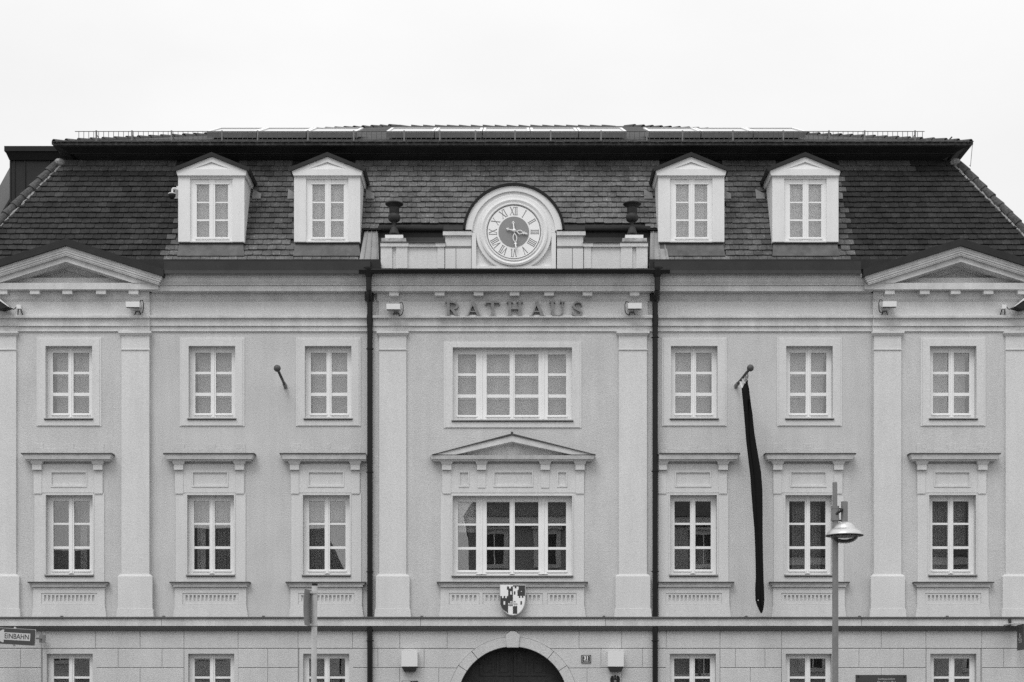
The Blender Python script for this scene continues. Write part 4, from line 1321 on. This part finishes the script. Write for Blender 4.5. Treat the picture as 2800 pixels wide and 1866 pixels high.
# coat of arms
SY_ = BAY-.21
SH = thing("coat_of_arms", "small two-tone shield with a towered gate below the wide first-floor window", "coat of arms", (X(1402.5,SY_), SY_, Z(1684,SY_)))
def SP(u, v): return (X(1340+u/13.067, SY_), Z(1580+v/13.067, SY_))
outline = [(345,250),(1270,250),(1270,650),(1265,820),(1240,960),(1195,1090),(1125,1200),(1030,1285),(930,1335),(815,1352),(700,1335),(600,1285),(500,1200),(420,1090),(375,960),(350,820),(345,650)]
inner = [(812+(u-812)*.945, 270+(v-250)*.965) for u, v in outline]
MB().poly([SP(u,v) for u,v in outline][::-1], SY_, SY_+.04).obj("rim", STEELL, SH)
MB().poly([SP(u,v) for u,v in inner][::-1], SY_-.004, SY_-.0004).obj("field", DIAL, SH)
dk = MB()
def dr_(u0,v0,u1,v1):
    p = [SP(u0,v1), SP(u1,v1), SP(u1,v0), SP(u0,v0)]; dk.poly(p, SY_-.008, SY_-.0044)
for q in [(605,315,680,385),(745,315,815,385),(605,385,815,430),(650,430.5,720,655),(775,430.5,815,655),(720,430.5,775,480),(720,605,775,655),
          (372,655.5,425,730),(485,655.5,540,730),(600,655.5,815,730),(368,730.5,815,835),(370,835.5,480,965),(540,835.5,650,965),
          (700,835.5,722,965),(770,835.5,792,965),(722,893,770,910),(650.5,835.5,699,905),(650.5,965.5,815,993),(700,993.5,722,1025),(770,993.5,792,1025),
          (816,275,1248,315),(880,315.5,940,380),(1020,315.5,1248,430),(1000,430.5,1248,452),(980,452.5,1248,650),(1030,650.5,1080,720),(1140,650.5,1190,720),
          (855,490,905,605),(1085,840,1140,965),(865,840,905,885),(870,920,910,965),(935,925,975,965),(816,840,832,965),(816,1025,970,1290),(865,1003,900,1024.5),(935,1003,970,1024.5)]:
    dr_(*q)
dk.poly([SP(u,v) for u,v in [(374,965.5),(385,1000),(430,1085),(520,1180),(645,1270),(645,965.5)]], SY_-.008, SY_-.0044)
dk.obj("dark_charges", DARK, SH)
MB().lathe([(.01,0),(.012,.004),(.006,.008)], (*[SP(1120,495)[0], SY_-.008], SP(1120,495)[1]), 10, '-y').obj("screw_head", ALU, SH)
MB().box(X(1385,SY_), X(1420,SY_), SY_+.0405, BAY-.027, Z(1668,SY_), Z(1615,SY_)).obj("wall_mount", DARK, SH)
settle(SH)

# white box floodlights on the ledge
ledz = Z(862, BAY-.115)
def flood_box(px, side, py, lbl):
    yy = BAY-.40
    x = X(px, yy); zt, zb = Z(py, yy), Z(py+15, yy)
    t = thing("floodlight", lbl, "floodlight", (x, BAY-.09, ledz), "white floodlights on the ledge under the cornice")
    w = M(18.7)
    h = MB().hull((x-w+.004, x+w-.004, yy+.002, yy+.07, zb), (x-w, x+w, yy, yy+.34, zt)).obj("housing", BOXW, t)
    MB().box(x-w+.01, x+w-.01, yy+.008, yy+.066, zb-.012, zb-.0005).obj("lens_edge", DARK, t)
    st = MB(); ys = BAY-.085
    st.box(x-.06+side*.05, x+.06+side*.05, ys-.05, ys+.03, ledz+.09, zb-.021).obj("ballast_box", STEEL, t)
    lg = MB()
    for s in (-1, 1): lg.tube([(x+side*.05+s*.045, ys, ledz+.09), (x+side*.05+s*.075, ys, ledz+.0)], .012, 6)
    lg.obj("stand", BLACK, t)
    cb = MB(); xs_ = x+side*(w+.005)
    cb.tube([(xs_-side*.03, yy+.15, zt-.02), (xs_-side*.02, yy+.15, zt+.07), (xs_+side*.03, yy+.15, zt+.075), (xs_+side*.06, yy+.15, zt-.0), (xs_+side*.055, yy+.15, zb-.02), (xs_+side*.02, yy+.2, zb-.08), (x+side*.11, ys-.03, zb-.09)], .011, 6)
    cb.obj("cable", BLACK, t)
    settle(t)
flood_box(362.5, 1, 825, "white box floodlight under the left pediment, above the second pilaster")
flood_box(1075.3, 1, 831, "white box floodlight left of the RATHAUS lettering")
flood_box(1736, -1, 829, "white box floodlight right of the RATHAUS lettering")
flood_box(2433, -1, 824, "white box floodlight under the right pediment, above the pilaster")
def flood_tilt(px0, side, lbl):
    # seen from the side: hood tilted down, on a junction box and splayed legs
    yy = BAY-.30
    t = thing("floodlight", lbl, "floodlight", (X(px0,yy), BAY-.09, ledz), "white floodlights on the ledge under the cornice")
    c = lambda dx, py: (X(px0+side*dx, yy), Z(py, yy))
    def pl(pts, y0, y1, nm, m_):
        p = [c(*q) for q in pts]
        area = sum(p[i][0]*p[(i+1)%len(p)][1]-p[(i+1)%len(p)][0]*p[i][1] for i in range(len(p)))
        MB().poly(p if area > 0 else p[::-1], y0, y1).obj(nm, m_, t)
    pl([(12,843),(34,824.5),(60,803),(66,810),(36,828),(16,842)], yy-.13, yy+.18, "housing", BOXW)
    pl([(14.5,842.2),(34,829.5),(62,812),(62,842),(36,848)], yy-.115, yy+.165, "visor", BLACK)
    pl([(0,831),(-12,831),(-12,842),(0,842)], yy+.08, yy+.2, "ballast_box", BOXW)
    lg = MB()
    a = c(-6, 842)
    for s in (-1, 1): lg.tube([(a[0]+s*.035, yy+.15, a[1]), (a[0]+s*.06, BAY-.085, ledz)], .013, 6)
    b0, b1, b2 = c(14,842), c(6,845), c(0,837)
    lg.tube([(b0[0],yy,b0[1]),(b1[0],yy+.05,b1[1]),(b2[0],yy+.1,b2[1])], .012, 6)
    lg.obj("stand", BLACK, t)
    settle(t)
flood_tilt(42, -1, "tilted floodlight with black visor cut by the left picture edge")
flood_tilt(2755, 1, "tilted floodlight with black visor cut by the right picture edge")

# flagpoles and the rolled black flag
def flagpole(base, ball, d, lbl, wy=0.0):
    b = Vector((X(base[0],wy-.05), wy-.05, Z(base[1],wy-.05))); e = Vector((X(ball[0],wy-d), wy-d, Z(ball[1],wy-d)))
    t = thing("flagpole", lbl, "flagpole", (b.x, wy, b.z-.05), "short flagpoles on the facade")
    dr = (e-b).normalized()
    MB().tube([b, e], .033, 12).obj("pole", POLE, t, smooth=True)
    r = M(9.6)*(D-d)/D
    MB().lathe([(r*math.sin(R(a)), -r*math.cos(R(a))) for a in range(6, 180, 12)], tuple(e+dr*r*.6), 20).obj("ball", POLE, t, smooth=True)
    br = MB(); br.tube([b-dr*.02, b+dr*.16], .048, 10); br.box(b.x-.035, b.x+.035, wy-.02, wy-.0005, b.z-.06, b.z+.05)
    br.tube([(b.x, wy-.01, b.z-.05), tuple(b+dr*.3)], .012, 6)
    br.obj("wall_bracket", STEEL, t)
    settle(t)
    return b, e
flagpole((780,1056), (759,1010), 1.1, "short bare flagpole with ball end, left of the gateway bay")
b, e = flagpole((2013,1055), (2050,1009), 1.1, "short flagpole carrying the rolled black flag")
fl = thing("flag", "long rolled black flag hanging from the right-hand flagpole", "flag", (X(2082,-.62), -.62, Z(1677,-.62)))
path = [(1040,2044,3,0),(1048,2041,8,.0),(1064,2038,20,.02),(1100,2042,21,.03),(1150,2046,21,.03),(1205,2050,21,.03),(1250,2057,24,.04),(1307,2064,24,.05),(1350,2067,24,.05),(1403,2071,23,.05),(1450,2074,21,.04),(1499,2075,19,.04),(1540,2076,19,.04),(1578,2077,20,.05),(1610,2077,24,.05),(1640,2077.5,24,.05),(1655,2079,19,.04),(1668,2081,11,.03),(1677,2082,3,.01)]
dense = []
for (a, b_) in zip(path[:-1], path[1:]):
    for k in range(5):
        u = k/5; dense.append([a[i]*(1-u)+b_[i]*u for i in range(4)])
dense.append(list(path[-1]))
mb = MB(); n = 28
for i, (py, px, w, dp) in enumerate(dense):
    yy = -.62; x = X(px,yy); z = Z(py,yy); hwid = M(w)/2; dd = max(dp, .006)*1.6
    for k in range(n):
        a = 2*math.pi*k/n
        f = 1+.22*math.sin(a*3+py*.012)+.12*math.sin(a*5-py*.02)+.05*math.sin(a*9+py*.03)
        mb.v.append((x+hwid*math.cos(a)*(1+.06*math.sin(a*3+py*.012)), yy+dd*math.sin(a)*f, z+.006*math.sin(a*4)))
for i in range(len(dense)-1):
    for k in range(n): mb.f.append((i*n+k, (i+1)*n+k, (i+1)*n+(k+1)%n, i*n+(k+1)%n))
mb.obj("cloth", CLOTH, fl, smooth=True)
f2 = [(1090,2050,2),(1130,2053,9),(1180,2056,13),(1230,2062,17),(1290,2071,20),(1340,2075,20),(1403,2077,17),(1460,2079,13),(1520,2081,11),(1580,2082,12),(1640,2084,9),(1660,2084,3)]
mb = MB(); n = 16
for py, px, w in f2:
    x, z, hwid = X(px,-.70), Z(py,-.70), M(w)/2
    for k in range(n):
        a = 2*math.pi*k/n
        mb.v.append((x+hwid*math.cos(a), -.69+.035*math.sin(a)*(1+.3*math.sin(3*a+py*.01)), z))
for i in range(len(f2)-1):
    for k in range(n): mb.f.append((i*n+k, (i+1)*n+k, (i+1)*n+(k+1)%n, i*n+(k+1)%n))
mb.obj("fold", CLOTH, fl, smooth=True)
hl = MB()
pb0 = Vector(b); pe = Vector(e)
for u, px, py, rr in ((.30,2030,1062,.03),(.48,2036,1050,.035),(.66,2041,1041,.03),(.84,2044,1036,.018)):
    p = pb0.lerp(pe, u); q = Vector((X(px,-.62), -.62, Z(py,-.62)))
    hl.tube([p, p.lerp(q,.5)+Vector((.01,0,-.01)), q], [rr*.7, rr*1.2, rr*.8], 7)
hl.obj("fastening", PALE, fl)
MB().lathe([(.011,0),(.013,.004),(.007,.008)], (X(2073,-.72), -.715, Z(1642,-.72)), 10, '-y').obj("eyelet", ALU, fl)
settle(fl)

# wall lanterns beside the gateway
def lantern(px, lbl):
    yy = GF-.20
    x = X(px, yy); zt, zb = Z(1782,yy), Z(1823,yy)
    t = thing("wall_lantern", lbl, "lantern", (x, GF, zb-.1), "white box lanterns beside the gateway")
    w = M(21.8)*(D+yy)/D
    MB().box(x-w, x+w, yy, GF-.001, zb, zt).obj("housing", BOXW, t)
    MB().hull((x-w*.72, x+w*.72, yy+.06, GF-.001, zb-.105), (x-w*.98, x+w*.98, yy+.008, GF-.001, zb-.0005)).obj("lens", LEDGE, t)
    MB().box(x-w*.70, x+w*.70, yy+.07, GF-.002, zb-.118, zb-.1055).obj("lens_rim", BLACK, t)
    settle(t)
lantern(1119.5, "white box lantern on the ashlar left of the gateway")
lantern(1684, "white box lantern on the ashlar right of the gateway, above the eagle")

# number plate
yy = GF-.02
NP = thing("house_number_plate", "dark enamel house number plate reading 31 beside the gateway", "number plate", (X(1603,yy), yy, Z(1813.5,yy)))
MB().pbox(1589.5, 1616, 1791.5, 1813.5, yy, .019).obj("plate", DARK, NP)
q = MB()
o = [(1591.8,1796),(1594.5,1793.4),(1611,1793.4),(1613.8,1796),(1613.8,1809),(1611,1811.6),(1594.5,1811.6),(1591.8,1809)]
for a, b_ in zip(o, o[1:]+o[:1]): q.ribbon([(X(a[0],yy),Z(a[1],yy)),(X(b_[0],yy),Z(b_[1],yy))], .006, yy-.002, yy-.0003)
q.obj("border", ALU, NP)
text_mesh("31", M(13.5), DIAL, "digits", (X(1602.7,yy), yy-.003, Z(1800.3,yy)), NP, .002, bold=.004)
q = MB()
for k, (a, b_) in enumerate(((1597,1598.2),(1599,1600.5),(1601.2,1602.3),(1603,1604.4),(1605,1606.6),(1607.2,1608.6))):
    q.pbox(a, b_, 1806.6-(k == 0)*.8, 1808.9, yy-.002, .0017)
q.obj("small_print", ALU, NP)
settle(NP)

# eagle emblem
yy = GF-.03
EG = thing("eagle_emblem", "black eagle emblem on the wall below the right-hand lantern", "emblem", (X(1682,yy), yy, Z(1892,yy)))
hp = [(0,1845.5),(1.4,1846.5),(2,1849),(1.5,1851.5),(1.8,1855),(3.6,1856.5),(4.2,1852),(5.2,1848.8),(8,1847.8),(9.2,1850),(11.4,1850.4),(11.2,1852.6),(13.4,1855),(12.2,1856.3),(13.8,1859.5),(12,1860),(13.2,1864),(11,1863.5),(11.6,1868),(9.4,1867),(9,1872),(7,1870),(5,1875),(6,1880),(7.5,1888),(3.5,1885),(0,1891)]
pts = [(X(1682+dx,yy),Z(py,yy)) for dx,py in hp] + [(X(1682-dx,yy),Z(py,yy)) for dx,py in hp[1:-1][::-1]]
MB().poly(pts[::-1], yy, yy+.029).obj("silhouette", BLACK, EG)
MB().poly([(X(1682+a,yy),Z(b_,yy)) for a,b_ in [(-3.5,1860),(-3,1866),(0,1869),(3,1866),(3.5,1860)]], yy-.004, yy-.0005).obj("breast_shield", STEEL, EG)
settle(EG)

# plaques
yy = GF-.025
PQ = thing("memorial_plaque", "dark stone memorial plaque with pale lettering right of the street lamp", "plaque", (X(2409,yy), yy, Z(1935,yy)))
MB().pbox(2340, 2479, 1846, 1935, yy, .024).obj("slab", PLAQUE, PQ)
for px, py in ((2346.5,1850.5),(2473,1851),(2346.5,1930),(2473,1930)):
    MB().lathe([(.018,0),(.02,.006),(.012,.012)], (X(px,yy), yy-.0005, Z(py,yy)), 10, '-y').obj("bolt", BLACK, PQ)
text_mesh("Landtagspräsident", M(6.4), STEELL, "inscription", (X(2424,yy), yy-.001, Z(1857,yy)), PQ, .0006)
text_mesh("Dr. Hans Zoi", M(9.4), STEELL, "inscription", (X(2424,yy), yy-.001, Z(1866.5,yy)), PQ, .0006)
settle(PQ)
NB = thing("notice_plate", "small pale and dark notice plate below the left-hand lantern", "notice", (X(1121,yy), yy, Z(1890,yy)))
MB().pbox(1099, 1143, 1862, 1890, yy, .024).obj("plate", DARK, NB)
MB().poly([(X(a,yy),Z(b_,yy)) for a,b_ in [(1100.5,1889),(1117,1889),(1121,1863),(1100.5,1863)]], yy-.002, yy-.0004).obj("pale_field", SIGNWHITE, NB)
q = MB().pbox(1110, 1114, 1864.3, 1872, yy-.004, .0018)
for px in (1122.5, 1128.5): q.lathe([(M(1.4),0),(M(1.2),.0015)], (X(px,yy), yy-.0004, Z(1866,yy)), 12, '-y')
q.obj("marks", STEELL, NB)
settle(NB)

# one-way sign on a bracket at the left edge
yy = -1.0
rz = R(20)
O = Vector((X(37,yy), yy, Z(1741,yy)))
OS = thing("one_way_sign", "one-way sign reading EINBAHN with a white arrow at the left edge", "sign", tuple(O), )
sg2 = bpy.data.objects
def sp(mb): return mb
w0, w1, hh = -.72, .585, .19
def rr(x0, x1, z0, z1, r, n=5):
    p = []
    for cx, cz, a0 in ((x1-r,z1-r,0),(x0+r,z1-r,90),(x0+r,z0+r,180),(x1-r,z0+r,270)):
        for k in range(n+1): p.append((cx+r*math.cos(R(a0+90*k/n)), cz+r*math.sin(R(a0+90*k/n))))
    return p
parts = []
parts.append(MB().poly(rr(w0-.008, w1+.008, -hh-.008, hh+.008, .035), .0005, .02).obj("rim", STEELL, OS))
parts.append(MB().poly(rr(w0, w1, -hh, hh, .03), -.003, .0).obj("face", SIGNBLUE, OS))
ar = MB().poly([(-.60,0),(-.30,-.155),(-.255,-.15),(-.265,-.088),(.455,-.088),(.455,.092),(-.265,.092),(-.255,.15),(-.30,.155)], -.006, -.0033)
parts.append(ar.obj("arrow", SIGNWHITE, OS))
parts.append(text_mesh("EINBAHN", .172, BLACK, "lettering", (.09, -.0075, .0), OS, .0008, bold=.0012, sx=.92))
cl_ = MB(); cl_.tube([(0,.05,-.235),(0,.05,.235)], .03, 10); cl_.box(-.05,.05,.021,.06,-.14,-.1); cl_.box(-.05,.05,.021,.06,.1,.14)
parts.append(cl_.obj("clamp_tube", STEELL, OS))
arm = MB().tube([(0,.06,0),(.25,.86,0)], .02, 8).box(.18,.34,.845,.878,-.1,.1)
parts.append(arm.obj("wall_arm", STEEL, OS))
OS.rotation_euler = (0, R(4.5), 0)
for p in parts:
    if p.name.startswith("wall_arm"): pass
OS.rotation_euler = (0, R(3.6), R(-14))

# hanging sign, seen almost edge-on at the right edge
yy = -.75
HS_ = thing("projecting_sign", "dark projecting sign seen nearly edge-on at the right edge", "sign", (X(2789,yy), yy, Z(1777,yy)))
x0, x1 = X(2781,yy+.5), X(2798,yy); zt, zb = Z(1706,yy), Z(1777,yy)
m_ = MB(); m_.add([(x0,yy+.5,zb),(x1,yy,zb),(x1,yy,zt),(x0,yy+.5,zt),(x0+.03,yy+.5,zb),(x1+.03,yy,zb),(x1+.03,yy,zt),(x0+.03,yy+.5,zt)],
                  [(0,1,2,3),(4,7,6,5),(0,4,5,1),(1,5,6,2),(2,6,7,3),(3,7,4,0)])
m_.obj("board", SIGNBLUE, HS_)
q = MB()
def onb(u, v, w_, h_):
    f = lambda uu, vv: (x0+(x1-x0)*uu-.004, yy+.5-.5*uu-.002, zt+(zb-zt)*vv)
    q.add([f(u,v+h_), f(u+w_,v+h_), f(u+w_,v), f(u,v)], [(0,1,2,3)])
for a in ((.42,.34,.10,.20),(.30,.60,.5,.03),(.28,.52,.07,.10),(.50,.45,.25,.02),(.3,.68,.5,.02),(.55,.53,.2,.02)): onb(*a)
q.obj("pale_marks", SIGNWHITE, HS_)
ar = MB(); ar.tube([(X(2763,yy),BAY-.15,Z(1705,yy)),(x0+.02,yy+.45,Z(1704,yy))], .013, 6)
ar.tube([(X(2763,yy),BAY-.15,Z(1705,yy)),(x1,yy+.02,Z(1704,yy)+.01)], .013, 6)
ar.obj("arm", STEELL, HS_)
MB().box(X(2759.5,-.3), X(2766,-.3), BAY-.20, BAY-.153, Z(1713,-.3), Z(1693,-.3)).obj("wall_bracket", DARK, HS_)
settle(HS_)

# dome camera on the leftmost dormer
yy = .42
DC = thing("dome_camera", "small dome camera on a white bent arm beside the leftmost dormer", "camera", (X(487,yy), yy, Z(518,yy)))
a = MB(); a.tube([(X(489,yy),yy,Z(516,yy)),(X(473,yy),yy,Z(516,yy)),(X(471.5,yy),yy,Z(518,yy)),(X(471,yy),yy,Z(529,yy))], .026, 8)
a.box(X(484,yy), X(488,yy)+.02, yy-.05, yy+.05, Z(521,yy), Z(511,yy)); a.obj("arm", BOXW, DC)
MB().lathe([(.095,0),(.10,.02),(.06,.04)], (X(470.5,yy), yy, Z(532,yy)), 18).obj("cap", BOXW, DC)
MB().lathe([(.02,-.12),(.055,-.10),(.085,-.05),(.092,-.001)], (X(470.5,yy), yy, Z(532,yy)), 18).obj("dome", BLACK, DC)
settle(DC)

# street lamp
yy = -10.0
lx = X(2284, yy)
SL = thing("street_lamp", "grey street lamp with bell-shaped metal shade before the facade", "street lamp", (lx, yy, 0))
q = (D+yy)/D
zc0, zc1 = Z(1425,yy), Z(1384,yy)
pole = MB().lathe([(.16,0),(.16,.03),(.08,.06),(.075,.9),(.058,.95),(.054,zc0-EYE*0),(.05,zc0+.01)], (lx,yy,0), 18).obj("pole", STEEL, SL, smooth=False)
MB().lathe([(.045,zc1-.01),(.044,Z(1319,yy)-.02),(.040,Z(1319,yy))], (lx-.008,yy,0), 16).obj("upper_pole", STEEL, SL)
MB().lathe([(.070,zc0),(.076,zc0+.004),(.076,zc0+.05),(.070,zc0+.052),(.070,zc1-.06),(.074,zc1-.058),(.074,zc1-.005),(.05,zc1)], (lx-.004,yy,0), 18).obj("collar", STEEL, SL)
lxc = X(2309, yy)
zr = Z(1465, yy)
MB().lathe([(.062,Z(1429,yy)-.01),(.062,Z(1372.5,yy)),(.05,Z(1372.5,yy)+.004)], (lxc,yy,0), 18).obj("lamp_stem", STEEL, SL)
MB().tube([(lx,yy-.06,Z(1408,yy)),(lx+.09,yy-.07,Z(1398,yy)),(lxc-.05,yy-.05,Z(1394,yy))], .022, 8).tube([(lx+.06,yy,Z(1424,yy)),(lxc-.04,yy,Z(1424,yy))], .014, 8).tube([(lx+.06,yy,Z(1392,yy)),(lxc-.04,yy,Z(1392,yy))], .014, 8).obj("arm", BLACK, SL)
k = 1/(PPM*D/(D+yy))
sh = [(9,37),(16,36),(23,31),(28,25),(31,19.5),(31.6,18.6),(32.2,18.2),(39,15.5),(45,10.5),(49.5,4),(52,.5),(51.6,-.2)]
MB().lathe([(r*k,h*k) for r,h in sh[::-1]], (lxc,yy,zr), 40).obj("shade", SHADE, SL, smooth=True)
MB().lathe([(51*k,-1*k),(51.6*k,-.4*k),(42*k,2*k),(20*k,5*k)], (lxc,yy,zr), 40).obj("shade_inside", DARK, SL, smooth=True)
bw = [(3,-21.5),(14,-20.5),(25,-17),(33,-11),(38,-4.5),(40,.3)]
LENS = glass_mat("lamp_bowl_glass", .06)
MB().lathe([(r*k,h*k) for r,h in bw], (lxc,yy,zr), 36).obj("bowl", LENS, SL, smooth=True)
settle(SL)

# sign post in the square, its sign turned away from the camera
yy = -17.0
px_ = X(860.5, yy)
SPo = thing("sign_post", "slim steel post with a traffic sign turned edge-on", "sign post", (px_, yy, 0))
zt = Z(1600, yy)
r = .0385
MB().tube([(px_-.03,yy,0),(px_,yy,zt)], r, 14).obj("post", STEELL, SPo, smooth=False)
MB().lathe([(r*1.04,0),(r*1.04,.03),(r*.6,.034)], (px_,yy,zt-.012), 14).obj("post_cap", BLACK, SPo)
sz = M(98)*(D+yy)/D; zm = Z(1664, yy)
# curved plate: seen along its surface, back side towards us
pl = MB(); n = 16
for i in range(n+1):
    v = i/n; z = zm-sz/2+sz*v; bow = .018*math.sin(math.pi*v)
    xo = px_-.060-bow
    hw2 = .24
    pl.v += [(xo-.035, yy-.26, z), (xo+.05, yy+.22, z), (xo-.043, yy-.262, z), (xo+.042, yy+.218, z)]
for i in range(n):
    a = i*4
    pl.f += [(a+1, a, a+4, a+5), (a+2, a+3, a+7, a+6), (a, a+2, a+6, a+4), (a+3, a+1, a+5, a+7)]
pl.f += [(0,1,3,2), (n*4, n*4+2, n*4+3, n*4+1)]
pl.obj("sign_plate", STEEL, SPo)
cb = MB()
for zz in (zm+sz*.44, zm-sz*.46):
    cb.lathe([(r+.004,-.016),(r+.010,-.016),(r+.010,.016),(r+.004,.016)], (px_-.004,yy,zz), 14)
    cb.box(px_-.085, px_-.03, yy-.05, yy+.02, zz-.014, zz+.014)
cb.obj("clamp", STEELL, SPo)
settle(SPo)

# ------------------------------------------------------------------ rear wing to the left and the houses across the square
RW = thing("rear_wing", "pale sloping roof of a neighbouring house at the left edge", "building", (-17, 9, 0))
m_ = MB().box(-21.0, -14.3, 9.2, 16, 0, 12.6); m_.obj("wall", WALL, RW)
y = 9.0
pts = [(X(-220,y), Z(760,y)), (X(160,y), Z(760,y)), (X(160,y), Z(452,y)), (X(30,y), Z(452,y)), (X(-40,y), Z(580,y))]
MB().poly(pts, y, y+5).obj("roof", LIGHTROOF, RW)
MB().poly([(X(-40,y-.05),Z(660,y)),(X(45,y-.05),Z(515,y)),(X(45,y-.05),Z(522,y)),(X(-36,y-.05),Z(668,y))][::-1], y-.08, y-.0005).obj("verge", SHEET, RW)
settle(RW)

def house(name, lbl, x0, x1, zw, zr, wallm, roofm, nwin, floors, y0=-46.0, dep=10.0, gable=False):
    t = thing(name, lbl, "house", ((x0+x1)/2, y0-dep/2, 0), "houses across the square")
    MB().box(x0, x1, y0-dep, y0, 0, zw).obj("wall", wallm, t)
    r = MB()
    if gable:
        r.add([(x0-.3,y0+.3,zw),(x1+.3,y0+.3,zw),((x0+x1)/2,y0+.3,zr),(x0-.3,y0-dep-.3,zw),(x1+.3,y0-dep-.3,zw),((x0+x1)/2,y0-dep-.3,zr)], [(0,2,1),(3,4,5),(0,3,5,2),(1,2,5,4),(0,1,4,3)])
    else:
        ym = y0-dep/2
        r.add([(x0-.3,y0+.45,zw),(x1+.3,y0+.45,zw),(x1-1.5,ym,zr),(x0+1.5,ym,zr),(x0-.3,y0-dep-.45,zw),(x1+.3,y0-dep-.45,zw)], [(0,3,2,1),(1,2,5),(5,2,3,4),(4,3,0),(0,1,5,4)])
    r.obj("roof", roofm, t)
    MB().box(x0-.1, x1+.1, y0+.001, y0+.35, zw-.45, zw-.02).box(x0-.05, x1+.05, y0+.001, y0+.16, 3.7, 3.95).obj("cornice", TRIM, t)
    fh = (zw-.6)/floors
    for f in range(floors):
        for k in range(nwin):
            cx = x0+(x1-x0)*(k+.5)/nwin; zb = f*fh+1.0
            w = MB(); ring(w, (cx-.75,cx+.75,zb-.2,zb+fh*.55+.25), (cx-.5,cx+.5,zb,zb+fh*.55), y0+.001, .06)
            w.box(cx-.85, cx+.85, y0+.001, y0+.2, zb+fh*.55+.251, zb+fh*.55+.4)
            wo = w.obj("window", TRIM, t)
            MB().box(cx-.5, cx+.5, y0+.001, y0+.02, zb, zb+fh*.55).obj("pane", DARK, wo)
            MB().box(cx-.03, cx+.03, y0+.021, y0+.04, zb, zb+fh*.55).obj("mullion", WHITE, wo)
    MB().box(x0+.8, x0+1.9, y0-dep*.5-1, y0-dep*.5+.2, zw, zr+1.0).obj("chimney", WALL, t)
    settle(t)
HW1 = mat("house_plaster_light", .66, .9, grain=.05, stain=.08)
HW2 = mat("house_plaster_mid", .52, .9, grain=.05, stain=.08)
HW3 = mat("house_plaster_dark", .3, .9, grain=.05, stain=.1)
HRF = mat("house_roof_clay", .06, .9, grain=.2, gscale=8, stain=.2)
house("town_house", "mid-grey town house across the square, mirrored in the leftmost windows", -34, -21, 8.0, 11.3, HW2, HRF, 5, 2)
house("town_house", "pale gabled town house across the square, mirrored left of the gateway bay", -20.9, -9.5, 8.4, 12.6, HW1, HRF, 4, 2)
house("town_house", "low town house across the square, mirrored beside the left downpipe", -9.4, -2.5, 8.6, 13.4, HW2, HRF, 3, 2, gable=True)
house("town_house", "tall dark town house across the square, mirrored right of the gateway", -2.4, 12.0, 12.6, 16.2, HW3, HRF, 5, 4)
house("town_house", "grey town house across the square, mirrored in the rightmost windows", 12.1, 33, 10.4, 14.2, HW2, HRF, 7, 3)
